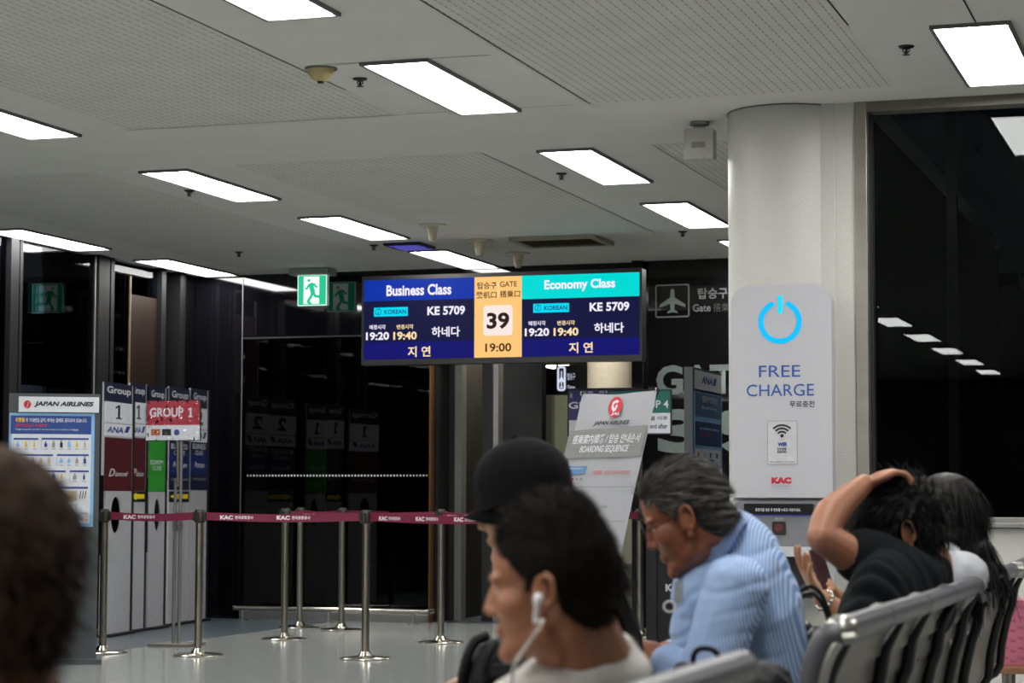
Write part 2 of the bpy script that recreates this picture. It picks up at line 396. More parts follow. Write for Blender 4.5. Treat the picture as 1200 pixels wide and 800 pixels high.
cc = bmesh.new(); add_lathe(cc, [(.215, 0), (.215, 2.75)], (cp.x, cp.y, 0), 48); struct(obj('trim_20', cc, mat('white far pillar', 'b9b6ad', .5), None, True))
struct(box('wall_light_block', (xg1-.02, WY+.12, 0), (xg1+.02, 19.6, 2.75), mat('light blocking divider', '141312', .5)))  # added partition that keeps the passage light out of the glass vestibule
M['lampwarm'] = mat('lit passage tube', 'fff4dc', emit=14)
def plamp(x0, y0, x1, y1, z, lt):
    t = thing('passage_light', ((x0+x1)/2, (y0+y1)/2, z), lt, 'light', 'light strips in the passage')
    box('diffuser', (x0, y0, z-.015), (x1, y1, z-.008), M['lampwarm'], t); box('housing', (x0-.02, y0-.02, z-.008), (x1+.02, y1+.02, z), M['greyframe'], t)
for a, b, y_, d, lt in ((634, 668, 429, .5, 'light strip left of the plane sign in the passage under the board'), (655, 692, 433, .5, 'light strip just above the plane sign in the passage'), (742, 753, 424, .4, 'upper light strip at the right end of the passage beside the black post'), (742, 753, 447, .8, 'lower light strip at the right end of the passage beside the black post'), (676, 690, 439, .5, 'small far light strip right of the plane sign')):
    p0, p1 = at(a, y_, Z=2.735), at(b, y_, Z=2.735); plamp(p0.x, p0.y, p1.x, p0.y+d, 2.75, lt)
p0, p1 = at(541, 446, Y=19.5), at(566, 446, Y=19.5)
plamp(p0.x, 19.42, p1.x, 19.58, p0.z+.01, 'short light strip on the pinkish wall seen under the board')
for x_, y_, lt in ((-5.4, 18.2, 'added fill light above the white far pillar, hidden by the departure board'), (-6.2, 18.2, 'added fill light above the black door leaf, hidden by the departure board'), (-6.0, 20.6, 'deeper added fill light in the passage, hidden by the departure board')): plamp(x_, y_, x_+.35, y_+1.1, 2.75, lt)  # unseen lights added to brighten the passage below the board

# ------------------------------------------------------------------ ceiling light panels
LWX, LLY = .333, 1.346
def light_proto():
    t = thing('ceiling_light', (0, 0, H), 'x', 'light')
    bm = bmesh.new(); b = .016; z0, z1 = H-.016, H
    for p in (((0, 0), (LWX, b)), ((0, LLY-b), (LWX, LLY)), ((0, b), (b, LLY-b)), ((LWX-b, b), (LWX, LLY-b))):
        add_box(bm, (*p[0], z0), (*p[1], z1))
    obj('frame', bm, M['greyframe'], t)
    box('diffuser', (b, b, H-.007), (LWX-b, LLY-b, H-.004), M['lampglow'], t)
    return t
lp0 = light_proto(); bpy.context.view_layer.update(); kids = list(lp0.children)
def place(src, loc, rz=0, label=None, first=[False]):
    r = src.copy(); C.objects.link(r); r.location = loc; r.rotation_euler = (0, 0, rz)
    if label: r['label'] = label
    for ch in list(src.children):
        c = ch.copy(); C.objects.link(c); c.parent = r; c.matrix_parent_inverse = ch.matrix_parent_inverse
        for g_ in list(ch.children):
            d_ = g_.copy(); C.objects.link(d_); d_.parent = c; d_.matrix_parent_inverse = g_.matrix_parent_inverse
    return r
cols = {0: -1.172, 1: -3.725, 2: -6.235, 3: -8.65, -1: 1.35}
rows = [6.70, 9.006, 11.61, 13.885, 16.09]
named = {(1, 0): 'ceiling light panel cut by the top edge of the photo', (1, 1): 'long ceiling light panel right of the beige ceiling sensor, above the gate board',
 (1, 2): 'ceiling light panel left of the white wireless box', (1, 3): 'ceiling light panel touching the left side of the white pillar', (1, 4): 'sliver of a light panel beside the pillar, farthest of its row',
 (0, 1): 'large ceiling light panel above the night window at top right', (2, 1): 'ceiling light panel cut by the left edge, upper one of two',
 (2, 2): 'ceiling light panel in the middle left, above the green exit sign row', (2, 3): 'ceiling light panel directly above the exit sign', (2, 4): 'ceiling light panel right above the departure board, nearest the purple vent',
 (3, 3): 'ceiling light panel along the left glass wall, nearer one', (3, 4): 'ceiling light panel along the left glass wall, at the dark corner'}
exact = {(1, 0): (-3.743, 6.702), (1, 1): (-3.724, 9.003), (1, 2): (-3.716, 11.601), (1, 3): (-3.725, 13.889), (1, 4): (-3.70, 16.04), (0, 1): (-1.172, 9.009), (2, 1): (-6.239, 9.013), (2, 2): (-6.247, 11.635), (2, 3): (-6.204, 13.885), (2, 4): (-6.21, 16.04), (3, 3): (-8.72, 13.871), (3, 4): (-8.63, 15.996)}
allrows = [(i, rows[i]) for i in range(5)] + [(-1-j, 6.70-2.45*(j+1)) for j in range(8)]
for c, x in cols.items():
    for i, y in allrows:
        if (c == 0 and (i >= 2 or i < -3)) or (c < 0 and (i >= 2 or i < -1)): continue
        if (c, i) in exact: x_, y_ = exact[(c, i)]
        else: x_, y_ = x, y
        r = place(lp0, (x_, y_, H) if False else (x_, y_, lp0.location.z), 0, named.get((c, i), 'ceiling light panel outside the photo, over the seats behind or left of the view'))
        r['group'] = 'rectangular light panels in the ceiling' if (c, i) in named else 'light panels outside the view'
hl = place(lp0, (-2.62, 13.9, H), 0, 'added ceiling light panel, unseen behind the white pillar'); hl['group'] = 'light panels outside the view'  # extra lamp added to light the face of the narrow notice stand
for ch in kids: bpy.data.objects.remove(ch)
bpy.data.objects.remove(lp0)

# ------------------------------------------------------------------ small ceiling things
def cpt(px, py): p = at(px, py, Z=H); return p
m_sens = mat('yellowed plastic', 'b8a878', .45); m_cream = mat('cream plastic', 'c9c0a6', .4)
def sensor(px, py, label, kind):
    p = cpt(px, py); t = thing('smoke_detector' if kind else 'ceiling_speaker', p, label, 'sensor' if kind else 'speaker')
    if kind:
        lathe('flange', [(0, 0), (.075, 0), (.075, -.006), (0, -.006)], p, M['greyframe'], t)
        lathe('body', [(.062, -.006), (.055, -.03), (.035, -.055), (.02, -.062), (0, -.062)], p, m_sens, t)
        lathe('tip', [(0, -.06), (.016, -.061), (.014, -.07), (0, -.07)], p, M['darkmetal'], t)
    else:
        lathe('flange', [(0, 0), (.1, 0), (.098, -.01), (.045, -.018), (0, -.018)], p, m_cream, t)
        lathe('body', [(.045, -.012), (.038, -.05), (.03, -.09), (.024, -.12), (0, -.125)], p, m_cream, t)
sensor(376, 80, 'yellowed cone smoke detector on the ceiling between the two nearest light panels', 1)
sensor(507, 263, 'cream cone ceiling speaker, leftmost of the three above the board', 0)
sensor(562, 281, 'cream cone ceiling speaker, middle one of the three above the board', 0)
sensor(607, 296, 'cream cone ceiling speaker, rightmost of the three above the board', 0)
sp_l = {(422, 92): 'black sprinkler head at the left end of the nearest big light panel', (222, 223): 'small black sprinkler head under the middle left light panel', (280, 295): 'tiny sprinkler head near the dark corner light panel',
 (658, 203): 'black sprinkler head under the light panel left of the wireless box', (800, 271): 'small sprinkler head under the light panel beside the pillar', (438, 287): 'tiny sprinkler head left of the purple vent', (1062, 54): 'black sprinkler head left of the top right light panel'}
for (px, py), lb in sp_l.items():
    p = cpt(px, py); t = thing('sprinkler', p, lb, 'sprinkler')
    lathe('rosette', [(0, 0), (.036, 0), (.03, -.008), (.014, -.012), (0, -.012)], p, M['darkmetal'], t, 16)
    bm = bmesh.new(); add_tube(bm, [p+Vector((0, 0, -.01)), p+Vector((0, 0, -.034))], .006, 8)
    for s in (-1, 1): add_tube(bm, [p+Vector((s*.008, 0, -.01)), p+Vector((s*.015, 0, -.022)), p+Vector((0, 0, -.036))], .003, 6)
    add_lathe(bm, [(0, -.034), (.017, -.036), (.017, -.039), (0, -.039)], p, 14); obj('head', bm, M['black'], t)
def vent(pxs, name, label, mframe, mslat, cat, inner=None):
    P = [cpt(*q) for q in pxs]; x0 = min(P[0].x, P[3].x); x1 = max(P[1].x, P[2].x); y0 = P[0].y; y1 = P[2].y
    t = thing(name, ((x0+x1)/2, (y0+y1)/2, H), label, cat)
    bm = bmesh.new(); b = .05
    for p in (((x0, y0), (x1, y0+b)), ((x0, y1-b), (x1, y1)), ((x0, y0+b), (x0+b, y1-b)), ((x1-b, y0+b), (x1, y1-b))): add_box(bm, (*p[0], H-.03), (*p[1], H-.001), .003)
    obj('frame', bm, mframe, t)
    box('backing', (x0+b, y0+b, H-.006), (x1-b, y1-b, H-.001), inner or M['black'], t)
    n = 7
    for i in range(n):
        y = y0+b+(y1-y0-2*b)*(i+.5)/n
        bm = bmesh.new(); v = [bm.verts.new(q) for q in ((x0+b, y-.018, H-.024), (x1-b, y-.018, H-.024), (x1-b, y+.012, H-.008), (x0+b, y+.012, H-.008))]
        bm.faces.new(v); bmesh.ops.solidify(bm, geom=bm.faces[:], thickness=.003); obj('slat', bm, mslat, t)
    return t, (x0, y0, x1, y1)
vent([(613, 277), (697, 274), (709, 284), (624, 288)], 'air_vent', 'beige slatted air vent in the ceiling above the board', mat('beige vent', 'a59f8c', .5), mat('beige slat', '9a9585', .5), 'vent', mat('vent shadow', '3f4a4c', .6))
uvt = thing('violet_vent', cpt(481, 287), 'dark vent panel with small violet lights near the centre of the ceiling', 'vent')
P = [cpt(*q) for q in ((450, 285), (498, 283), (511, 289), (470, 291))]
x0, x1, y0, y1 = P[0].x, P[2].x, P[0].y-.02, P[2].y
box('frame', (x0, y0, H-.02), (x1, y1, H-.001), mat('dark violet panel', '23233a', .4), uvt, .004)
bm = bmesh.new()
for i in range(9):
    for j in range(4):
        xx = x0+.03+(x1-x0-.06)*(i+.5*(j % 2))/9; yy = y0+.05+(y1-y0-.1)*j/3; add_box(bm, (xx, yy, H-.023), (xx+.014, yy+.05, H-.02))
obj('light_dots', bm, mat('violet led', '6a64d8', emit=.8), uvt)['kind'] = 'stuff'
# wireless box hanging from a bracket
f_ = front(at(820, 165, D=11.35).y); ap = thing('wireless_box', f_.pt(*f_.uv(820, 187)), 'white wireless antenna box hanging from the ceiling beside the pillar', 'antenna')
mw = mat('off white plastic case', 'b9b7b2', .45)
pbox('case', f_, (803, 151, 837, 187), -.05, .03, mw, ap, .012); pbox('label_plate', f_, (812, 167, 828, 174), .03, .032, mat('grey label', '8b8986', .5), ap)
u0, v0, u1, v1 = f_.box(814, 141, 826, 153)
prism('bracket', f_, rpoly(u0, v0, u1, v1), -.02, .02, M['alu'], ap)
bm = bmesh.new(); add_lathe(bm, [(0, H), (.05, H), (.05, H-.02), (.02, H-.03), (.02, v1-.0), (0, v1)], (f_.uv(820, 145)[0], f_.o.y, 0), 20); obj('mount', bm, M['alu'], ap)
# ------------------------------------------------------------------ exit sign (lit box hung on a plate)
RUN_BODY = [[(.50, .86), (.43, .80), (.36, .72), (.30, .60), (.24, .56), (.24, .52), (.33, .55), (.40, .64), (.45, .66), (.43, .52), (.36, .36), (.27, .16), (.33, .14), (.43, .34), (.52, .44), (.56, .34), (.80, .33), (.80, .28), (.60, .24), (.50, .26), (.56, .46), (.58, .62), (.60, .70), (.66, .62), (.70, .64), (.62, .80)]]
def exit_face(fr, u0, v0, u1, v1, par, mg, mw_, mirror=False):
    W_, H_ = u1-u0, v1-v0
    fx = (lambda x: u0+(1-x)*W_) if mirror else (lambda x: u0+x*W_)
    fy = lambda y: v0+y*H_
    prism('sign_face', fr, rpoly(u0, v0, u1, v1), 0, .002, mw_, par)
    prism('green_field', fr, rpoly(u0+.006, v0+.006, u1-.006, v1-.006), .002, .003, mg, par)
    prism('white_doorway', fr, [(fx(.21), fy(.06)), (fx(.74), fy(.06)), (fx(.74), fy(.94)), (fx(.21), fy(.94))], .003, .0035, mw_, par)
    def limb(name, pts, w_):
        L_, R_ = [], []
        for k, (x, y) in enumerate(pts):
            a, b = pts[max(0, k-1)], pts[min(len(pts)-1, k+1)]; dx, dy = (b[0]-a[0])*W_, (b[1]-a[1])*H_; n_ = math.hypot(dx, dy); ox, oy = -dy/n_*w_/2/W_, dx/n_*w_/2/H_
            L_.append((fx(x+ox), fy(y+oy))); R_.append((fx(x-ox), fy(y-oy)))
        bm = bmesh.new()
        for k in range(len(pts)-1):
            q = [L_[k], L_[k+1], R_[k+1], R_[k]]
            add_prism(bm, fr, q, .0035, .0042)
        bmesh.ops.remove_doubles(bm, verts=bm.verts, dist=1e-5); obj(name, bm, mg, par)
    limb('figure_torso', [(.44, .73), (.48, .6), (.53, .42)], .045); limb('figure_arm', [(.45, .70), (.36, .64), (.33, .56), (.25, .56)], .02); limb('figure_arm', [(.45, .71), (.58, .69), (.63, .60), (.69, .62)], .02)
    limb('figure_leg', [(.51, .44), (.47, .30), (.40, .2), (.34, .12)], .026); limb('figure_leg', [(.54, .44), (.60, .31), (.70, .29), (.83, .29)], .026)
    prism('figure_head', fr, [(fx(.385+.055*math.cos(a*.5236)), fy(.82+.05*math.sin(a*.5236))) for a in range(12)], .0035, .0042, mg, par)
    prism('figure_shadow', fr, [(fx(x), fy(y)) for x, y in ((.30, .1), (.45, .03), (.5, .1), (.35, .16))], .0035, .0042, mg, par)
    prism('figure_shadow', fr, [(fx(x), fy(y)) for x, y in ((.78, .2), (.86, .24), (.95, .14), (.9, .06), (.74, .06))], .003, .0042, mg, par)
EX = front(WY-.34)
mg = mat('lit exit green', '28b584', emit=1.25); mwh = mat('lit exit white', 'e8fff4', emit=1.4)
e = thing('exit_sign', EX.pt(*EX.uv(366, 358)), 'green illuminated exit sign with a running figure hanging from the ceiling', 'exit sign')
u0, v0, u1, v1 = EX.box(349, 322, 383, 358)
prism('sign_box', EX, rpoly(u0, v0, u1, v1), -.04, 0, mat('sign casing', 'a9b3ae', .4), e)
exit_face(EX, u0, v0, u1, v1, e, mg, mwh)
BK = Frame(EX.pt(0, 0, -.04), (-1, 0, 0)); exit_face(BK, -u1, v0, -u0, v1, e, mg, mwh, True)
prism('mount_plate', EX, rpoly(*EX.box(343, 315, 388, 322.5)), -.12, .08, mat('pale sign mount', '8c9a94', .5), e)
prism('hanger', EX, rpoly((u0+u1)/2-.05, v1+.03, (u0+u1)/2+.05, H-.002), -.05, .01, M['alu'], e)

# ------------------------------------------------------------------ departure board over the gate
BY = 15.5; B = front(BY)
bt = thing('departure_board', B.pt(*B.uv(587, 419)), 'wide lit departure board for gate 39 with business and economy class columns', 'display board')
u0, v0, u1, v1 = B.uv(425, 422)[0], B.uv(587, 420.5)[1], B.uv(750.5, 420)[0], B.uv(587, 322)[1]
prism('casing', B, rpoly(u0-.012, v0-.03, u1+.012, v1+.02, .01), -.12, -.002, mat('black display casing', '0e0e10', .3), bt)
for a in (.08, .3):
    x = u0+(u1-u0)*a; tube('bracket_arm', [B.pt(x, (v0+v1)/2, -.1), B.pt(x, (v0+v1)/2, -(WY-BY))], .03, M['darkmetal'], bt)
def E_(n, c, s=1): return mat(n, c, emit=s)
def on(fr, px, c, h=.001, n='screen_area', r=0, hh=.0006, par=None): return pbox(n, fr, px, h, h+hh, c, par or bt, r)
navy, royal, indigo, cyan, teal, amber, wt, paleo = [E_(*a) for a in (('screen navy', '14163f'), ('screen royal', '0a33a8'), ('screen indigo', '12126e'), ('screen cyan', '00dcf5'), ('screen teal', '00dad6'), ('screen amber', 'ffc97c', 1.0), ('screen white', 'f0ecff', 1.05), ('screen pale orange', 'ffe2b0'))]
inkb, inkn, pale = E_('screen dark ink', '3a1c10'), E_('screen logo ink', '10307a'), E_('screen pale', 'fbe9e2')
xs = [B.uv(426.5, 370)[0], B.uv(555.5, 370)[0], B.uv(611.5, 370)[0], B.uv(749.3, 370)[0]]
zt_, zb = B.uv(600, 323.4)[1], B.uv(600, 418.2)[1]
def zz(f): return zb+(zt_-zb)*f
def sec(name, a, b, f0, f1, m, h=0): return prism(name, B, rpoly(a, zz(f0), b, zz(f1)), h-.002, h, m, bt)
sec('screen', xs[0], xs[1], .215, .735, navy); sec('screen_header', xs[0], xs[1], .735, 1, royal); sec('screen_footer', xs[0], xs[1], 0, .215, indigo)
sec('screen', xs[1]+.003, xs[2], 0, 1, amber)
sec('screen', xs[2], xs[3], .215, .71, navy); sec('screen_header', xs[2], xs[3], .71, 1, teal); sec('screen_footer', xs[2], xs[3], 0, .215, indigo)
def bx(px, s, m, bold=.02, **k): text(s, B, px, m, bt, h=.002, bold=bold, **k)
bx((453, 333, 529, 346), 'Business Class', wt, .03); bx((638, 327, 721, 341), 'Economy Class', wt, .03)
for ox, oy, s in ((0, 0, 1), (186, -4.6, 1.04)):
    def q(x0, y0, x1, y1): return (426.5+ox+(x0-426.5)*(1.055 if ox else 1), y0+oy, 426.5+ox+(x1-426.5)*(1.055 if ox else 1), y1+oy)
    on(B, q(438.3, 360, 478, 370.5), cyan, .001)
    bx(q(450.5, 362.6, 476, 367.8), 'KOREAN', inkn, .02)
    c = q(440, 361.5, 447, 369); ring_poly('logo_ring', B, c, .004, .02, inkn, bt, .002); text('S', B, (c[0]+2, c[1]+1, c[2]-2, c[3]-1), inkn, bt, h=.002, shear=.5)
    bx(q(501, 358.5, 545, 369), 'KE 5709', wt, .03)
    bx(q(433, 380.5, 452, 386), '예정시각', wt, .02); bx(q(465, 380, 484.5, 385.5), '변경시각', paleo, .02)
    bx(q(429, 389, 456, 398.5), '19:20', wt, .03); bx(q(461, 388.5, 488.5, 398), '19:40', paleo, .03)
    bx(q(506, 382.5, 539, 394.5), '하네다', wt, .02); bx(q(478, 405.5, 504.5, 418), '지 연', paleo, .02)
bx((559.5, 330.5, 582, 338.5), '탑승구', inkb, .015); bx((558, 341.5, 582, 349.5), '登机口', inkb, .015)
bx((586, 329.5, 606, 336), 'GATE', inkb, .01); bx((586, 340.3, 609.5, 348.2), '搭乗口', inkb, .015)
on(B, (583.6, 330, 584.3, 349), pale, .001); on(B, (566.5, 357.5, 600.7, 393), pale, .001, r=.025)
bx((570.5, 366, 597, 385.5), '39', inkn if False else E_('screen black ink', '2a1a1c'), .035); bx((568.8, 402, 599.3, 412), '19:00', inkb, .02)
# hanging plane sign deep in the passage
PS = front(20.6); t = thing('plane_sign', PS.pt(*PS.uv(667, 459)), 'small hanging sign with a white plane symbol in the dark passage', 'sign')
pbox('panel', PS, (651, 428, 690, 462), -.06, 0, mat('dark sign box', '0c0d14', .3), t)
lw_ = E_('lit sign white', 'dfe8ff', .9); ring_poly('symbol_frame', PS, (653, 429, 663, 458), .02, .03, lw_, t); plane_icon(PS, (654, 434, 662, 455), lw_, t)
text('탑승구', PS, (665, 437, 674, 445), lw_, t); text('Gates', PS, (665, 451, 674, 456), lw_, t)
for a in (652, 688): 
    uu = PS.uv(a, 428); tube('hanger', [PS.pt(uu[0], uu[1], -.03), PS.pt(uu[0], 2.75, -.03)], .012, M['darkmetal'], t)

# ------------------------------------------------------------------ belt posts and belts
mbelt = mat('burgundy webbing', '6c1136', .6, noise_=.1, nscale=60); mbw = mat('belt lettering', 'e6d9de', .6)
mpost = mat('scuffed steel post', '9c968a', .3, metal=1, noise_=.12, nscale=14, stretch=(1, 1, .3)); mhead = mat('dark post head', '3a3834', .35, metal=.5)
PH = .975
posts = {'a': (120, 765, 'belt post nearest the airline notice stand, at the left end of the belts', 0), 'b': (232, 768, 'belt post in front of the tall white group boards', 0), 'c': (428, 772, 'nearest belt post in the middle of the floor', 0),
 'd': (333, 749, 'belt post left of the two thin back posts', 0), 'e': (351, 735, 'back belt post close behind another post, left one by the glass screen', 0), 'f': (400, 738, 'back belt post in front of the tinted glass screen, right one', 0),
 'g': (516.5, 753, 'belt post right of the tinted glass, left of the black cap', 0), 'h': (521, 717, 'farthest belt post, hidden behind the post left of the black cap', 0), 'i': (750, 745, 'belt post behind the older man, carrying the green group sign', 0)}
PP = {}
for k, (px, py, lb, _) in posts.items():
    p = at(px, py, Z=0); PP[k] = p
ex_post = at(640, 600, D=13.9); PP['j'] = Vector((ex_post.x, ex_post.y, 0))
posts['j'] = (0, 0, 'belt post hidden behind the front boy, carrying the blue sign', 0)
ex2 = at(703, 600, D=17.0); PP['k'] = Vector((ex2.x, ex2.y, 0)); posts['k'] = (0, 0, 'belt post hidden behind the white banner, under the navy group sign', 0)
for k, p in PP.items():
    lb = posts[k][2]
    if k == 'j': lb = 'belt post hidden behind the heads of the seated people'
    t = thing('belt_post', p, lb, 'stanchion', 'belt barrier posts')
    lathe('base', [(0, 0), (.165, 0), (.168, .006), (.16, .012), (.05, .024), (.032, .05), (0, .05)], p, M['chrome'], t, 40)
    lathe('pole', [(.0255, .03), (.0255, .9), (0, .9)], p, mpost, t, 20)
    lathe('head', [(.027, .885), (.036, .89), (.036, .96), (.03, PH), (0, PH)], p, mhead, t, 20)
    for a in range(4):
        d = Vector((math.cos(a*math.pi/2), math.sin(a*math.pi/2), 0)); q = p + d*.036
        bm = bmesh.new(); add_box(bm, (q.x-.012, q.y-.012, .898), (q.x+.012, q.y+.012, .958), .002); obj('belt_slot', bm, mhead, t)
def belt(a, b, label, z=.93, zb_=None):
    pa, pb = PP[a].copy() if a in PP else a.copy(), PP[b].copy() if b in PP else b.copy()
    za, zb2 = z, zb_ if zb_ is not None else z
    d = (pb-pa); d.z = 0; L_ = d.length; d.normalize(); pa = pa+d*.045; pb = pb-d*.045; L_ -= .09
    n = Vector((-d.y, d.x, 0)); 
    if n.y > 0: n = -n
    hw = .026; bm = bmesh.new(); N = 10
    rings = []
    for i in range(N+1):
        f = i/N; p = pa+(pb-pa)*f; zc = za+(zb2-za)*f - .012*math.sin(math.pi*f)
        rings.append([bm.verts.new((p.x+n.x*s, p.y+n.y*s, zc+h)) for s, h in ((.001, -hw), (.001, hw), (-.001, hw), (-.001, -hw))])
    for r0, r1 in zip(rings, rings[1:]):
        for k in range(4): bm.faces.new((r0[k], r0[(k+1) % 4], r1[(k+1) % 4], r1[k]))
    bm.faces.new(rings[0]); bm.faces.new(rings[-1][::-1])
    o = obj('belt', bm, mbelt); local(o); tag(o, label, 'belt', 'burgundy barrier belts')
    u = d if d.cross(Vector((0, 0, 1))).dot(n) > 0 else -d
    fr = Frame((pa if u.dot(d) > 0 else pb)+Vector((0, 0, za-.012*.7)), u)
    x = .1
    while x < L_-.28:
        text('KAC', fr, ('uv', x, -.014, x+.092, .014), mbw, o, h=.0022, bold=.05); text('한국공항공사', fr, ('uv', x+.106, -.011, x+.235, .012), mbw, o, h=.0022, bold=.03); x += .4
    return o
belt('a', 'b', 'burgundy belt from the left end post to the post in front of the group boards'); belt('b', 'c', 'long front burgundy belt crossing in front of the tinted glass')
front_end = at(604, 616, D=13.15); PP['m'] = Vector((front_end.x, front_end.y, 0))
belt('c', 'm', 'front burgundy belt running from the nearest post behind the black cap')
belt('d', 'g', 'burgundy belt of the second row, left of the black cap'); belt('e', 'f', 'short burgundy belt between the two back posts'); belt('f', 'h', 'back burgundy belt from the right back post to the farthest post')
belt('g', 'j', 'burgundy belt from the post left of the cap, behind the cap'); belt('h', 'k', 'upper burgundy belt behind the black cap, farthest one'); belt('k', 'i', 'burgundy belt end seen between banner and older man'); belt('m', 'i', 'thick burgundy belt below the other one between banner and older man')
t = thing('belt_post', PP['m'], 'belt post hidden behind the front boy, end of the front belt', 'stanchion', 'belt barrier posts'); p = PP['m']
lathe('base', [(0, 0), (.165, 0), (.168, .006), (.16, .012), (.05, .024), (.032, .05), (0, .05)], p, M['chrome'], t, 40); lathe('pole', [(.0255, .03), (.0255, .9), (0, .9)], p, mpost, t, 20); lathe('head', [(.027, .885), (.036, .89), (.036, .96), (.03, PH), (0, PH)], p, mhead, t, 20)

# ------------------------------------------------------------------ notice stand with the big airline header
mstand = mat('dark grey stand', '41464a', .45, noise_=.04); mpaper = mat('matt white print', 'cfd3da', .5); mink = mat('black print', '1c1c24', .5); mred = mat('red print', 'c02438', .5)
mblue = mat('deep blue print', '1d3f86', .5); mlblue = mat('light blue print', '7fb2dc', .45); myel = mat('yellow print', 'd9b43a', .5); mtan = mat('tan print', 'b9a892', .5); mgrey = mat('grey print', '8a8d92', .5)
c0 = at(61, 620, D=13.9); a_ = R(29.7)
JF = Frame((c0.x, c0.y, 0), (math.cos(a_), math.sin(a_), 0))
t = thing('notice_stand', (c0.x, c0.y, 0), 'dark grey notice stand with a blue bordered airline restrictions poster', 'sign stand')
u0, v0, u1, v1 = JF.uv(8, 600)[0], 0, JF.uv(115.5, 600)[0], JF.uv(61, 461)[1]
prism('stand_body', JF, rpoly(u0, .03, u1, v1), -.09, 0, mstand, t); prism('base', JF, rpoly(u0-.03, 0, u1+.03, .03), -.25, .16, mstand, t)
pp = pbox('header_plate', JF, (22, 465, 116, 483), 0, .02, mpaper, t)
text('JAPAN AIRLINES', JF, (40, 470.5, 110, 477.5), mink, t, h=.021, bold=.05, shear=.25)
def disc(name, fr, px, h, m, par, n=24):
    u0, v0, u1, v1 = fr.box(*px); return prism(name, fr, [((u0+u1)/2+(u1-u0)/2*math.cos(2*math.pi*k/n), (v0+v1)/2+(v1-v0)/2*math.sin(2*math.pi*k/n)) for k in range(n)], h-.0008, h, m, par)
disc('red_emblem', JF, (28, 469, 36.5, 478.5), .0215, mred, t); text('J', JF, (31, 470.5, 34, 477), mpaper, t, h=.022, shear=.3)
pbox('poster_border', JF, (10, 484, 110, 617), 0, .004, mlblue, t); pbox('poster_sheet', JF, (13, 508, 106, 613), .004, .005, mpaper, t)
pbox('blue_title', JF, (12.5, 487, 107, 508.5), .004, .006, mblue, t)
text('위험물', JF, (18, 489, 29, 494.5), myel, t, h=.007, bold=.03); text('의 기내반입 금지, 부치는 짐에도 금지되어 있습니다.', JF, (30, 490, 102, 495), mpaper, t, h=.007, bold=.02)
text('危险物品禁止携带 危険物', JF, (18, 496.5, 55, 500), mred, t, h=.007, bold=.03); text('Dangerous goods may not be carried on board or checked in as baggage', JF, (18, 502, 92, 504.5), mpaper, t, h=.007)
rnd = random.Random(3)
pal = [mred, mlblue, mblue, mink, myel, mgrey, mtan]
for (x0, y0, x1, n) in ((16, 513, 45, 3), (49, 513, 104, 6), (15, 532, 62, 5), (67, 532, 104, 4), (14, 551, 43, 3), (48, 551, 77, 3), (82, 551, 104, 2)):
    pbox('blue_heading', JF, (x0, y0, x1, y0+2.2), .005, .006, mblue, t); pbox('box_rule', JF, (x0-.4, y0, x0, y0+14), .005, .0055, mgrey, t)
    for i in range(n):
        xc = x0+(x1-x0)*(i+.5)/n; m_ = pal[rnd.randrange(7)]; w_ = rnd.uniform(1.1, 2.4); h_ = rnd.uniform(2.5, 4)
        bm = bmesh.new(); a, b, c, d = JF.box(xc-w_, y0+9-h_, xc+w_, y0+9+h_*.6); add_prism(bm, JF, rpoly(a, b, c, d, .004, 3), .005, .006)
        a, b, c, d = JF.box(xc-w_*.4, y0+8-h_*1.4, xc+w_*.4, y0+9-h_); add_prism(bm, JF, rpoly(a, b, c, d), .005, .0062); obj('item_picture', bm, m_, t)
        pbox('caption', JF, (xc-2.3, y0+12.5, xc+2.3, y0+13.4), .005, .006, mgrey, t)
pbox('blue_heading', JF, (16, 570, 103, 572.5), .005, .006, mblue, t); pbox('tan_note', JF, (20, 575, 90, 587), .005, .006, mtan, t); pbox('pale_note', JF, (20, 591, 89, 611), .005, .006, mlblue, t)
pbox('inner_note', JF, (21, 592, 88, 610.5), .006, .0065, mpaper, t)
for i in range(3):
    a, b, c, d = JF.box(93+i*3, 575, 94+i*3, 584); prism('item_picture', JF, [(a, b), (c, b), (c+.006, d), (a+.006, d)], .005, .006, mink, t)
text('일본항공', JF, (93, 600, 103, 603), mink, t, h=.006); text('문의', JF, (93, 608, 103, 610), mred, t, h=.006)
# hand seen behind the stand
# ------------------------------------------------------------------ tall group boards along the left
o_ = at(150, 742, Z=0); e_ = at(240, 727, Z=0); GF0 = Frame((o_.x, o_.y, 0), (e_-o_))
mbw2 = mat('pale board face', 'a3a4a8', .45); mnavy = mat('navy print', '141a36', .45); mmar = mat('dark maroon print', '481019', .45); mgreen = mat('green print', '2c8a2e', .45); mnb = mat('deep navy print', '121c3f', .45); marr = mat('yellow arrow', 'd6c21c', .45)
T0 = 1.96
boards = [(122, 155, 449, 'first of the tall group boards, with a large 1 and a dark maroon panel', 'g1', 'leftmost'),
          (152.5, 171, 449, 'second tall group board, narrow, maroon with a yellow arrow', 'g2', ''), (174, 194, 453, 'middle tall group board with a green economy class panel', 'g3', ''),
          (198, 222, 454, 'fourth tall group board, navy business class with a yellow arrow', 'g4', ''), (223.5, 243, 456, 'rightmost tall group board, navy business class without an arrow', 'g5', '')]
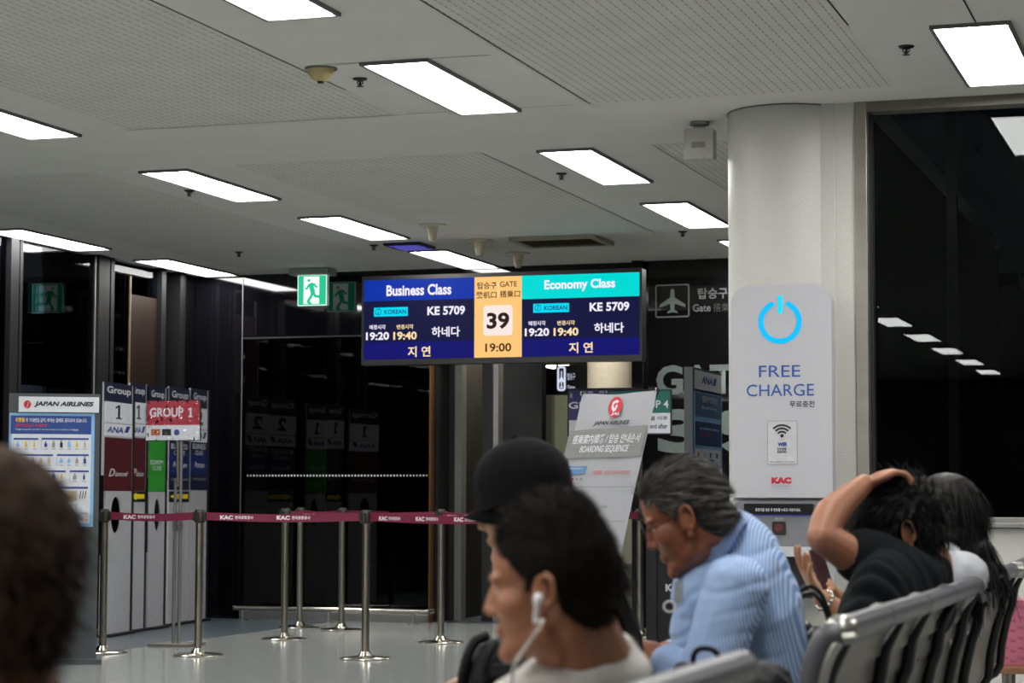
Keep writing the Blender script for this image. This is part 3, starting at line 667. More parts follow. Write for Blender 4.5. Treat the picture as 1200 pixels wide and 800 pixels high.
for i, (x0, x1, yt, lb, kk, _) in enumerate(boards):
    fr = Frame(GF0.pt(0, 0, [0, -.03, -.01, -.03, -.01][i]), GF0.u)
    a, b = fr.uv(x0, 600)[0], fr.uv(x1, 600)[0]; top = fr.uv((x0+x1)/2, yt)[1]
    t = thing('group_board', fr.pt((a+b)/2, 0), lb, 'sign board', 'tall boarding group boards')
    bm = bmesh.new(); bw = b-a
    hole = i in (0, 2)
    if hole:
        # body with a long oval hand hole
        hc = fr.uv((x0+x1)/2+(0 if i else -3), 603); hw_, hh_ = (.10, .14) if i == 0 else (.065, .13)
        n = 24; ov = [(hc[0]+hw_*math.cos(2*math.pi*k/n), hc[1]+hh_*math.sin(2*math.pi*k/n)) for k in range(n)]
        def edgept(k):
            t_ = 2*math.pi*k/n; c_, s_ = math.cos(t_), math.sin(t_); y0_, y1_ = hc[1]-.3, hc[1]+.3
            tx = (b-hc[0])/c_ if c_ > 1e-6 else ((a-hc[0])/c_ if c_ < -1e-6 else 1e9); ty = (.3/abs(s_)) if abs(s_) > 1e-6 else 1e9
            r_ = min(tx, ty); return (hc[0]+c_*r_, hc[1]+s_*r_)
        def addc(th0, th1):
            for h_, fl_ in ((0, 1), (-.008, -1)):
                A = [bm.verts.new(fr.pt(*q, h_)) for q in ov]; O = [bm.verts.new(fr.pt(*edgept(k), h_)) for k in range(n)]
                for k in range(n): bm.faces.new((A[k], A[(k+1) % n], O[(k+1) % n], O[k]))
        addc(0, 0)
        corners = [(a, hc[1]-.3), (b, hc[1]-.3), (a, hc[1]+.3), (b, hc[1]+.3)]
        # fill corner wedges
        for cx_, cy_ in corners:
            ks = sorted(range(n), key=lambda k: (edgept(k)[0]-cx_)**2+(edgept(k)[1]-cy_)**2)[:2]
            for h_ in (0, -.008): bm.faces.new([bm.verts.new(fr.pt(*edgept(ks[0]), h_)), bm.verts.new(fr.pt(cx_, cy_, h_)), bm.verts.new(fr.pt(*edgept(ks[1]), h_))])
        add_prism(bm, fr, rpoly(a, .02, b, hc[1]-.3), -.03, 0); add_prism(bm, fr, rpoly(a, hc[1]+.3, b, top), -.03, 0)
    else: add_prism(bm, fr, rpoly(a, .02, b, top), -.03, 0)
    obj('board', bm, mbw2, t); prism('base', fr, rpoly(a+.02, 0, b-.02, .02), -.2, .05, M['black'], t)
    prism('side_edge', fr, rpoly(b-.022, .02, b+.012, top), -.035, .007, M['black'], t)
    dy = yt-449
    def g(px, m, h=.003, n='print_area'): return pbox(n, fr, px, 0, h, m, t)
    g((x0, yt, x1-.6, 472+dy*.8), mnavy, .003); text('Group', fr, (x0+3 if i else x0+3, 453.5+dy, x1-2, 464+dy), mpaper, t, h=.004, bold=.02)
    g((x0+.4, 471.5+dy, x1-1, 495.5+dy), mpaper, .004)
    g((x0+.4, 497+dy, x1-1, 511+dy), mpaper, .004)
    if i < 3:
        a_1, b_1, c_1, d_1 = fr.box((x0+x1)/2-3-(i == 0)*1.5, 474.5+dy, (x0+x1)/2+3+(i == 0), 491+dy)
        prism('lettering', fr, [(a_1+(c_1-a_1)*x_, b_1+(d_1-b_1)*y_) for x_, y_ in ((.15, 0), (1, 0), (1, .1), (.72, .1), (.72, 1), (.5, 1), (.1, .84), (.1, .72), (.44, .82), (.44, .1), (.15, .1))], .004, .005, mink, t)
    else: text('2', fr, ((x0+x1)/2-3, 474+dy, (x0+x1)/2+4, 491+dy), mink, t, h=.005, bold=.04)
    text('ANA', fr, (x0+2.5, 500+dy, x0+(x1-x0)*.66, 507+dy), mblue, t, h=.005, bold=.03, shear=.2)
    uu = fr.box(x0+(x1-x0)*.7, 499.5+dy, x0+(x1-x0)*.9, 507+dy); prism('logo_bar', fr, [(uu[0], uu[1]), (uu[0]+(uu[2]-uu[0])*.6, uu[1]), (uu[2]+.01, uu[3]), (uu[0]+(uu[2]-uu[0])*.45, uu[3])], .004, .0055, mblue, t)
    if i < 2:
        g((x0, 513, x1-1, 575), mmar); text('D' if i == 0 else 'P', fr, (x0+5*(x1-x0)/33, 549, x0+12*(x1-x0)/33, 558), mpaper, t, h=.004, shear=.4)
        text('iamond' if i == 0 else 'latinum', fr, (x0+12*(x1-x0)/33, 552, x0+27*(x1-x0)/33, 558), mpaper, t, h=.004, shear=.4)
    if i == 2:
        g((x0, 516, x1-.6, 576), mgreen); text('ECONOMY', fr, (x0+2, 539, x1-3, 544), mpaper, t, h=.004); text('CLASS', fr, (x0+4.5, 546, x1-5.5, 551), mpaper, t, h=.004)
    if i > 2:
        g((x0, 516, x1-.6, 574), mnavy); g((x0, 530, x1-.6, 556), mat('royal dark print', '15245c', .4), .0035)
        text('BUSINESS', fr, (x0+2, 520, x1-3, 526), mpaper, t, h=.0045); text('CLASS', fr, (x0+5, 528, x1-6, 533), mpaper, t, h=.0045)
        text('Premium', fr, (x0+4, 541, x1-4, 548), mpaper, t, h=.0045, shear=.4); text('STAR ALLIANCE', fr, (x0+2, 560, x1-3, 563), mgrey, t, h=.0045)
    if i in (1, 3):
        g((x0, 575.5, x1-.6, 588), M['black'], .004)
        uu = fr.box(x0+1, 576.5, x1-2.5, 586.5); W_, H_ = uu[2]-uu[0], uu[3]-uu[1]
        prism('yellow_arrow', fr, [(uu[0]+x*W_, uu[1]+y*H_) for x, y in ((0, .5), (.38, 0), (.38, .22), (1, .22), (1, .78), (.38, .78), (.38, 1))], .004, .005, marr, t)
# group 1 sign on a stand, wrapped in shiny film
p = at(207, 757, Z=0); SF = front(p.y)
t = thing('group_sign', (p.x, p.y, 0), 'red and white group 1 sign in shiny film on a steel stand', 'sign')
pbox('sign_plate', SF, (171.5, 468.5, 235, 516.5), -.01, 0, M['black'], t); pbox('red_area', SF, (172.5, 469.5, 234, 498), 0, .001, mat('red group print', 'a3303f', .4), t); pbox('white_area', SF, (171.5, 498, 234, 515.5), 0, .001, mpaper, t)
text('GROUP', SF, (175.5, 477.5, 215, 488.5), mpaper, t, h=.002, bold=.03)
a_1, b_1, c_1, d_1 = SF.box(220, 477.5, 226, 488.5)
prism('lettering', SF, [(a_1+(c_1-a_1)*x_, b_1+(d_1-b_1)*y_) for x_, y_ in ((.15, 0), (1, 0), (1, .12), (.75, .12), (.75, 1), (.5, 1), (.1, .84), (.1, .7), (.42, .8), (.42, .12), (.15, .12))], .001, .002, mpaper, t)
pbox('orange_card', SF, (177, 502.5, 188, 510), .001, .002, mat('orange print', 'b0603a', .5), t); pbox('dark_card', SF, (190, 502.5, 200.5, 510), .001, .002, mink, t); disc('blue_emblem', SF, (204, 503, 210.5, 510), .002, mblue, t)
u = SF.box(172, 469, 235, 516)
bm = bmesh.new(); N = 28
vv = [[bm.verts.new(SF.pt(u[0]+(u[2]-u[0])*i/N, u[1]+(u[3]-u[1])*j/N, .02+.014*noise.noise((i*.45, j*.35, 1.3))+.010*noise.noise((i*1.1, j*.6, 5)))) for i in range(N+1)] for j in range(N+1)]
for j in range(N):
    for i in range(N): bm.faces.new((vv[j][i], vv[j][i+1], vv[j+1][i+1], vv[j+1][i]))
obj('plastic_film', bm, glassy('clear wrinkled film', (1, 1, 1), 1.35, .05), t, True)
for x in (204.3, 210.5): 
    uu = SF.uv(x, 560)[0]; tube('pole', [SF.pt(uu, .02, -.02), SF.pt(uu, SF.uv(205, 560 if x < 207 else 515)[1], -.02)], .012, M['alu'], t)
    bm = bmesh.new(); add_box(bm, SF.pt(uu-.012, SF.uv(205, 622)[1], -.035), SF.pt(uu+.012, SF.uv(205, 600)[1], -.005)); obj('clamp', bm, M['alu'], t)
uu = SF.uv(207, 560)[0]; tube('neck', [SF.pt(uu, SF.uv(205, 570)[1], -.02), SF.pt(uu, SF.uv(205, 516)[1], -.01)], .012, M['steel'], t)
prism('base', SF, rpoly(uu-.15, 0, uu+.15, .02, 0), -.2, .12, M['steel'], t)

# ------------------------------------------------------------------ blue sign, green group 4 sign
S1 = front(PP['k'].y-.06); p = S1.pt(S1.uv(703, 600)[0], PH)
t = thing('blue_group_sign', p, 'navy and white group sign mostly hidden behind the white banner', 'sign')
pbox('sign_frame', S1, (665, 454.5, 741, 511), -.015, 0, M['black'], t); pbox('navy_area', S1, (666.5, 457, 739, 492), 0, .002, mat('indigo print', '2b2a66', .45), t); pbox('white_area', S1, (667, 492, 739, 510), 0, .002, mpaper, t)
text('GROUP 2', S1, (666.5, 470.5, 735, 478.5), mpaper, t, h=.003, bold=.02); text('Boarding', S1, (668, 459, 671, 468), mpaper, t, h=.003); text('搭乗   登机   탑승', S1, (681, 457.8, 736, 460.5), mpaper, t, h=.003)
u_ = S1.uv(703, 511); prism('bracket', S1, rpoly(u_[0]-.012, PH-.003, u_[0]+.012, u_[1]+.02), -.03, -.012, mhead, t)
p = PP['i']; S2 = front(p.y-.06)
t = thing('green_group_sign', S2.pt(S2.uv(750, 600)[0], PH, .02), 'green and white group 4 sign clipped on a belt post behind the banner', 'sign')
pbox('sign_frame', S2, (712, 456.5, 787, 509), -.015, 0, M['black'], t); pbox('green_area', S2, (713.5, 458, 785.5, 484), 0, .002, mat('dark green print', '0f5f56', .45), t); pbox('white_area', S2, (713.5, 484, 785.5, 507.5), 0, .002, mpaper, t)
text('GROUP 4', S2, (734, 469, 783.5, 478), mpaper, t, h=.003, bold=.01); text('좌석 번호  50 열 이후', S2, (722, 487.5, 782.5, 492.5), mink, t, h=.003, bold=.02); text('Seat number  50 and after', S2, (722, 496.5, 782.5, 502), mink, t, h=.003, bold=.02)
text('고객님', S2, (716, 487.5, 720, 492), mink, t, h=.003)
u_ = S2.uv(750, 509); prism('bracket', S2, rpoly(u_[0]-.012, PH-.003, u_[0]+.012, u_[1]+.02), -.03, -.012, mhead, t)
# black stand with white letters
KF = front(13.9); u0, v0, u1, v1 = KF.uv(757, 600)[0], 0, KF.uv(800, 600)[0], KF.uv(780, 606)[1]
t = thing('black_barrier_panel', KF.pt((u0+u1)/2, 0), 'black floor standing panel with white letters in front of the older man', 'panel')
prism('panel', KF, rpoly(u0, .03, u1, v1, .01), -.05, 0, M['black'], t); prism('base', KF, rpoly(u0, 0, u1, .03), -.2, .12, M['darkmetal'], t)
prism('front_ridge', KF, rpoly(u0+(u1-u0)*.22, .03, u0+(u1-u0)*.30, v1), 0, .012, mat('edge black', '1c2224', .3), t); text('KAC', KF, (780, 684, 803, 693), mpaper, t, h=.003, bold=.05)
text('KAC', KF, ('uv', u0+.01, v1-.1, u0+.012, v1-.098), mpaper, t) if False else None

# ------------------------------------------------------------------ second notice stand, edge on
p = at(812, 600, D=12.5); AF = Frame((p.x, p.y, 0), (0, 1, 0))
t = thing('narrow_notice_stand', (p.x, p.y, 0), 'dark notice stand with blue posters seen almost edge on beside the pillar', 'sign stand')
u1 = AF.uv(846, 600)[0]; v1 = AF.uv(813, 430)[1]
prism('stand_body', AF, rpoly(0, .03, u1, v1), -.05, 0, mstand, t); prism('base', AF, rpoly(-.03, 0, u1+.03, .03), -.2, .15, mstand, t)
def A(px, m, h=.004, n='poster'):
    return prism(n, AF, rpoly(AF.uv(px[0], 500)[0], px[1], AF.uv(px[2], 500)[0], px[3]), 0, h, m, t)
def av(x, y): return AF.uv(x, y)[1]
A((814, av(814, 455), 844.5, av(814, 433)), mpaper, .006, 'header_plate'); A((813, .55, 845.5, av(814, 458)), mlblue, .003, 'poster_border')
A((814, av(814, 487), 844.5, av(814, 459)), mat('blue photo print', '4e6f92', .4)); A((814, av(814, 521), 844.5, av(814, 493)), mat('slate blue print', '2f4a78', .4)); A((814.5, av(814, 572), 844, av(814, 525)), mpaper, .0045)
def at_(s, a, y0, b, y1, m, h=.0065, **k): text(s, AF, ('uv', AF.uv(a, 500)[0], av(a, y1), AF.uv(b, 500)[0], av(a, y0)), m, t, h=h, **k)
at_('ANA', 821, 440, 834, 449, mblue, bold=.04, shear=.2); uu = (AF.uv(834.5, 500)[0], av(821, 449), AF.uv(838, 500)[0], av(821, 440)); prism('logo_bar', AF, [(uu[0], uu[1]), (uu[2]-.02, uu[1]), (uu[2]+.02, uu[3]), (uu[0]+.03, uu[3])], .006, .007, mblue, t)
at_('搭乗予定時刻', 822, 463, 840, 471, mpaper, .005); at_('Boarding', 822, 475, 839, 480, mpaper, .005)
at_('危険物の持込', 819, 500, 842, 503, mpaper, .005); at_('위험물 반입', 819, 507, 833, 511, mred, .005)
for i in range(3):
    for j in range(4):
        a = 815.5+j*7.2; y = 527+i*14; A((a, av(814, y+12), a+6, av(814, y+10)), mblue, .005, 'blue_heading') if j % 2 == 0 else None; A((a+1, av(814, y+8), a+3, av(814, y+2)), pal[(i*4+j) % 7], .005, 'item_picture')

# ------------------------------------------------------------------ slanted white airline banner
q = [at(681.5, 461, D=13.05), at(769, 456.5, D=12.66), None, at(612, 777, D=12.62)]
bu = (q[1]-q[0]).normalized(); BF = Frame(q[0], bu, q[0]-q[3]); q[2] = BF.pt(*BF.uv(700, 775))
t = thing('white_banner', ((q[2]+q[3])/2*1.0 - Vector((0, 0, (q[2].z+q[3].z)/2))), 'slanted white boarding sequence banner with a red round emblem', 'banner')
bm = bmesh.new(); N = 24; mban = mat('white banner cloth', 'c6c7cc', .6, noise_=.02, bump=.05, bscale=10)
gr = []
for j in range(N+1):
    row = []
    for i in range(13):
        a = q[3]+(q[2]-q[3])*(i/12); b = q[0]+(q[1]-q[0])*(i/12); pt = a+(b-a)*(j/N)
        sag = -.012*math.sin(math.pi*i/12)*(j/N)**6; row.append(bm.verts.new(pt+BF.n*(.006*math.sin(i*.9+j*.25)*(.3+.7*j/N)-.006)+Vector((0, 0, sag))))
    gr.append(row)
for j in range(N):
    for i in range(12): bm.faces.new((gr[j][i], gr[j][i+1], gr[j+1][i+1], gr[j+1][i]))
bmesh.ops.solidify(bm, geom=bm.faces[:], thickness=.001); obj('cloth', bm, mban, t, True)
def bp_(x, y): return BF.uv(x, y)
def quad(name, pts, m, h=.004): return prism(name, BF, [bp_(*p) for p in pts][::-1], h-.0006, h, m, t)
quad('grey_band', [(668.5, 505), (774-15, 498), (751, 534.5), (660.5, 537.5)], mat('grey print band', '7c7b7a', .6))
disc('red_emblem', BF, (713.5, 465, 729.5, 489), .005, mred, t)
quad('emblem_wing', [(717, 478), (719, 471), (724, 468.5), (726.5, 470.5), (722, 474), (725, 475), (722, 481), (719, 483)], mpaper, .0056)
quad('emblem_mark', [(719.5, 475), (722.5, 471.5), (723, 473), (721, 479)], mred, .006); text('JAL', BF, (716, 483.3, 727, 487.3), mpaper, t, h=.006, bold=.04, shear=.3)
text('JAPAN AIRLINES', BF, (696, 493, 738, 499), mink, t, h=.005, bold=.05, shear=.4)
text('搭乗案内順番 / 탑승 안내순서', BF, (672, 508.5, 751, 519.5), mpaper, t, h=.005, shear=.25, bold=.01); text('BOARDING SEQUENCE', BF, (680, 522, 737, 531), mpaper, t, h=.005, shear=.3, bold=.01)
quad('blue_tab', [(665, 546.5), (688.5, 546), (686, 555.5), (663, 556)], mat('steel blue print', '4f7ba6', .5)); text('JMB Diamond', BF, (667, 548, 683, 551), mpaper, t, h=.006)
for i in range(4): quad('status_mark', [(665+i*5, 560), (668+i*5, 560), (667.5+i*5, 563), (664.5+i*5, 563)], mred if i == 1 else mgrey)
text('1. 搭乗開始, 사전탑승 PRE-BOARDING', BF, (693, 551, 739, 556), mred, t, h=.005, shear=.2)
text('2. 우선탑승', BF, (703, 592, 712, 595.5), mink, t, h=.005, shear=.2)
for y, xa, xb in ((570.5, 655, 741), (611, 650, 733), (652.5, 645, 725)): quad('rule', [(xa, y), (xb, y-.4), (xb, y+.2), (xa, y+.6)], mgrey)
for k in (0, 1):
    c_ = q[k]; bm = bmesh.new(); add_lathe(bm, [(0, -.012), (.012, -.01), (.012, .01), (0, .012)], c_+Vector((0, 0, 0)), 10); obj('corner_clip', bm, M['chrome'], t)
bc = (q[2]+q[3])/2; back = -BF.n
cen = (q[0]+q[1]+q[2]+q[3])/4+back*.06
for k in range(4): tube('strut', [cen, q[k]+back*.02], .006, M['darkmetal'], t)
ft = [Vector((q[3].x, q[3].y, 0)), Vector((q[2].x, q[2].y, 0)), Vector((cen.x, cen.y, 0))+Vector((back.x, back.y, 0))*.55]
for k, fpt in enumerate(ft): tube('leg', [(q[3], q[2], cen)[k]+back*.02, fpt+Vector((0, 0, .007))], .007, M['darkmetal'], t)

# ------------------------------------------------------------------ charging point on the pillar
KP = front(10.42); mk = mat('white kiosk board', 'b5b5bb', .4, noise_=.01); mkt = mat('blue kiosk print', '1a4f9c', .45); mkg = mat('grey kiosk box', '74767a', .4)
t = thing('charging_station', KP.pt(*KP.uv(915, 720)), 'white wall mounted free charging station with a glowing blue power symbol', 'charging station')
u0, v0, u1, v1 = KP.box(857, 333.5, 975, 583); pol = [(u0, v0), (u1, v0)] + [p_ for p_ in rpoly(u0, v0, u1, v1, .09, 8)[9:27]]
prism('board', KP, pol, -.09, 0, mk, t)
prism('back_board', KP, rpoly(KP.uv(857, 640)[0], KP.uv(915, 702)[1], KP.uv(975, 640)[0], v0), -.16, -.05, mk, t)
cyc = E_('blue glow ring', '14b8ff', 1.15)
cu, cv = KP.uv(914, 377); Ro, Ri = (KP.uv(939.5, 377)[0]-KP.uv(888.5, 377)[0])/2, (KP.uv(933.5, 377)[0]-KP.uv(894.5, 377)[0])/2
bm = bmesh.new(); n = 40; A0, A1 = R(90+25), R(90+360-25); ro = []; ri = []
for k in range(n+1):
    a = A0+(A1-A0)*k/n; ro.append((cu+Ro*math.cos(a), cv+Ro*math.sin(a))); ri.append((cu+Ri*math.cos(a), cv+Ri*math.sin(a)))
add_prism(bm, KP, (ro+ri[::-1]), -.001, .003) if False else None
for k in range(n):
    add_prism(bm, KP, [ro[k], ro[k+1], ri[k+1], ri[k]], 0, .003)
for a in (A0, A1):
    rr = (Ro+Ri)/2; add_prism(bm, KP, [(cu+rr*math.cos(a)+(Ro-Ri)/2*math.cos(b*.5236), cv+rr*math.sin(a)+(Ro-Ri)/2*math.sin(b*.5236)) for b in range(12)], 0, .003)
obj('power_ring', bm, cyc, t)['kind'] = 'stuff'
prism('power_bar', KP, rpoly(*KP.box(911.3, 346, 916.7, 367.5), .01), 0, .003, E_('cyan glow bar', '18d6ff', 1.15), t)
text('FREE', KP, (889.5, 428, 938, 441.5), mkt, t, h=.002); text('CHARGE', KP, (875, 450, 954, 464), mkt, t, h=.002); text('무료충전', KP, (925.5, 469.5, 954.5, 477), mink, t, h=.002, bold=.01)
pbox('wifi_card', KP, (899.5, 493, 934.5, 544), 0, .002, mat('card white', 'bfbfc4', .4), t, .008); ring_poly('card_outline', KP, (899.3, 492.8, 934.7, 544.2), .003, .009, mgrey, t, .0025)
wu, wv = KP.uv(916.5, 510.5)
for k, rr in enumerate((.0, .028, .044, .06)):
    bm = bmesh.new()
    if k == 0: add_prism(bm, KP, [(wu+.009*math.cos(b*.5236), wv+.009*math.sin(b*.5236)) for b in range(12)], .002, .004)
    else:
        for j in range(8):
            a0, a1 = R(45+90*j/8), R(45+90*(j+1)/8); add_prism(bm, KP, [(wu+(rr+.0045)*math.cos(a0), wv-.008+(rr+.0045)*math.sin(a0)), (wu+(rr+.0045)*math.cos(a1), wv-.008+(rr+.0045)*math.sin(a1)), (wu+(rr-.0045)*math.cos(a1), wv-.008+(rr-.0045)*math.sin(a1)), (wu+(rr-.0045)*math.cos(a0), wv-.008+(rr-.0045)*math.sin(a0))], .002, .004)
    o = obj('wifi_arc', bm, mink, t); o['kind'] = 'stuff'
text('WiFi', KP, (911.5, 518, 922, 523), mblue, t, h=.004, bold=.05); text('인천공항', KP, (911, 524.5, 922, 527.5), mink, t, h=.004, bold=.03); text('공공와이파이', KP, (911, 528, 922, 531), mink, t, h=.004, bold=.03); text('FREE AIRPORT WIFI ZONE', KP, (902, 540.3, 931.5, 542), mink, t, h=.004); text('무료와이파이', KP, (913, 514.5, 920, 516), mgrey, t, h=.004)
text('KAC', KP, (904, 559, 927.5, 566.5), mred, t, h=.002, bold=.08); text('한국공항공사', KP, (904.5, 568, 927, 571), mgrey, t, h=.002); text('KOREA AIRPORTS CORPORATION', KP, (904.5, 572, 927, 573), mgrey, t, h=.002)
pbox('grey_unit', KP, (862.5, 587, 967, 640), -.06, .04, mkg, t, .03)
pbox('slot_display', KP, (874.5, 590, 956, 602.5), .04, .055, mat('black glossy strip', '101216', .2), t, .004); pbox('slot_end', KP, (955.5, 590.5, 957, 602.5), .04, .057, M['chrome'], t)
text('충전기를 넣은 후 번호를 누르고 사용하세요.', KP, (888, 595.3, 941, 599), mpaper, t, h=.0565, bold=.01); pbox('violet_line', KP, (875, 603, 955, 603.9), .04, .042, E_('violet glow line', '3a35a0', .8), t)
pbox('socket_plate', KP, (907, 610.8, 922.8, 626.5), .04, .048, M['black'], t, .006); disc('socket_face', KP, (910, 613.5, 920, 623), .0505, mat('dark red socket', '5a1c1c', .4), t); text('전원', KP, (910, 606.5, 920, 608.5), mpaper, t, h=.041)
pbox('shelf', KP, (858, 640, 961, 651), -.05, .12, mat('white shelf', 'b9bac0', .4), t); pbox('dark_recess', KP, (858, 651, 961, 700), -.05, .01, M['black'], t)
# ------------------------------------------------------------------ waiting bench (rows face the glass side, backs to the camera)
RZ = .85
_rp = [at(px, py+7, Z=RZ-.02) for px, py in ((870, 775), (994, 729), (1037.5, 714), (1079, 701), (1120, 686.6), (1148, 676), (1176, 665), (1200, 654))]
def rx(y): return float(np.interp(y, [p.y for p in _rp], [p.x for p in _rp]))
mrail = mat('dark grey rail plastic', '54545a', .38, noise_=.05); mshell = mat('taupe coated seat shell', '77736a', .28, metal=.45, noise_=.05, nscale=4); mrib = mat('black rib rubber', '141416', .4); mband = mat('silver joint band', 'b5b3ad', .3, metal=.8)
PROF = [(.010, .835), (-.006, .812), (-.024, .79), (-.034, .765), (-.038, .742), (-.047, .737), (-.052, .71), (-.055, .692), (-.064, .687), (-.07, .65), (-.083, .6), (-.092, .555), (-.098, .5), (-.115, .455), (-.16, .43), (-.25, .42), (-.38, .425), (-.48, .43), (-.52, .415)]
def bench(y0, y1, label, joints, ribs, backrest_from=None, pans_from=None):
    RX = rx((y0+y1)/2)
    t = thing('waiting_bench', (RX-.25, (y0+y1)/2, 0), label, 'bench', 'rows of waiting seats')
    ys = [y0]+[j for j in joints if y0+.1 < j < y1-.1]+[y1]
    for a, b in zip(ys, ys[1:]):
        bm = bmesh.new(); n = 7
        pts = [(rx(a+(b-a)*i/n), a+.004+(b-a-.008)*i/n, RZ-.02) for i in range(n+1)]
        add_tube(bm, pts, .0235, 14); o = obj('rail_segment', bm, mrail, t, True)
        tube('joint_band', [(rx(a), a-.006, RZ-.02), (RX, a+.006, RZ-.02)], .0255, mband, t, 14)
    bm = bmesh.new()
    bmesh.ops.create_uvsphere(bm, u_segments=14, v_segments=8, radius=.026, matrix=Matrix.Translation((rx(y0), y0-.004, RZ-.02))); obj('end_cap', bm, mband, t, True)
    rs = [y0+.02]+[r for r in ribs if y0+.08 < r < y1-.05]+[y1-.02]
    for k, (a, b) in enumerate(zip(rs, rs[1:])):
        bm = bmesh.new(); v = []
        for x, z in PROF: v.append([bm.verts.new((rx(a+(b-a)*i/4)+x+.006*math.sin(math.pi*i/4), a+.008+(b-a-.016)*i/4, z)) for i in range(5)])
        for A, B_ in zip(v, v[1:]):
            for i in range(4): bm.faces.new((A[i], A[i+1], B_[i+1], B_[i]))
        bmesh.ops.solidify(bm, geom=bm.faces[:], thickness=.008); obj('seat_shell', bm, mshell, t, False)
    for k, r in enumerate(rs):
        P_ = crom([(rx(r)+x+.012, r, z) for x, z in PROF[1::2]], 3); tube('rib', P_, [.006+.009*min(1, i/6) for i in range(len(P_))], mrib, t, 8)
    RX0 = RX; RX = rx(y0); P_ = crom([(RX+.0, y0-.02, RZ-.025), (RX-.03, y0-.022, .815), (RX-.055, y0-.022, .75), (RX-.07, y0-.022, .62), (RX-.1, y0-.02, .5), (RX-.2, y0-.02, .43), (RX-.5, y0-.02, .425)], 5)
    tube('end_frame', P_, .02, mrail, t, 12); tube('end_frame_trim', [p+Vector((.022, -.004, -.004)) for p in P_[:22]], .009, mband, t, 8)
    RX = RX0; tube('beam', [(RX-.26, y0+.05, .36), (RX-.26, y1-.05, .36)], .035, M['darkmetal'], t, 10)
    for f in (.12, .5, .88):
        y = y0+(y1-y0)*f; bm = bmesh.new()
        add_tube(bm, [(RX-.26, y, .35), (RX-.26, y, .06)], .03, 10); add_tube(bm, [(RX+.02, y, .022), (RX-.12, y, .045), (RX-.26, y, .07), (RX-.42, y, .045), (RX-.56, y, .022)], .022, 10); obj('leg', bm, M['alu'], t, True)
    return t
ry = [at(px, py, Z=.80).y for px, py in ((1029, 733), (1070, 722), (1101, 709), (1128, 698), (1146, 690), (1170, 677), (1185, 669), (1198, 662))]
jy = [at(px, py, Z=RZ).y for px, py in ((1053, 710), (1092, 697), (1122, 687), (1144, 678), (1168, 669))]
bench(_rp[1].y-.04, 7.75, 'dark grey slatted waiting bench at right with people sitting on it', jy+[7.1], ry)
bench(.6, _rp[0].y, 'nearest waiting bench, only the rounded end of its grey back rail in view', [1.35, 1.95], [1.0, 1.4, 1.8, 2.2])
RX = -.62
t = thing('backless_bench', (RX-.4, 3.2, 0), 'low backless seat between the two waiting benches, hidden by the people and bag', 'bench')
bm = bmesh.new(); add_box(bm, (RX-.68, 2.72, .40), (RX-.1, 3.68, .43), .012); obj('seat', bm, mshell, t)
for y in (2.85, 3.55):
    bm = bmesh.new(); add_tube(bm, [(RX-.38, y, .4), (RX-.38, y, .05)], .03, 10); add_tube(bm, [(RX-.12, y, .022), (RX-.38, y, .06), (RX-.64, y, .022)], .022, 10); obj('leg', bm, M['alu'], t, True)
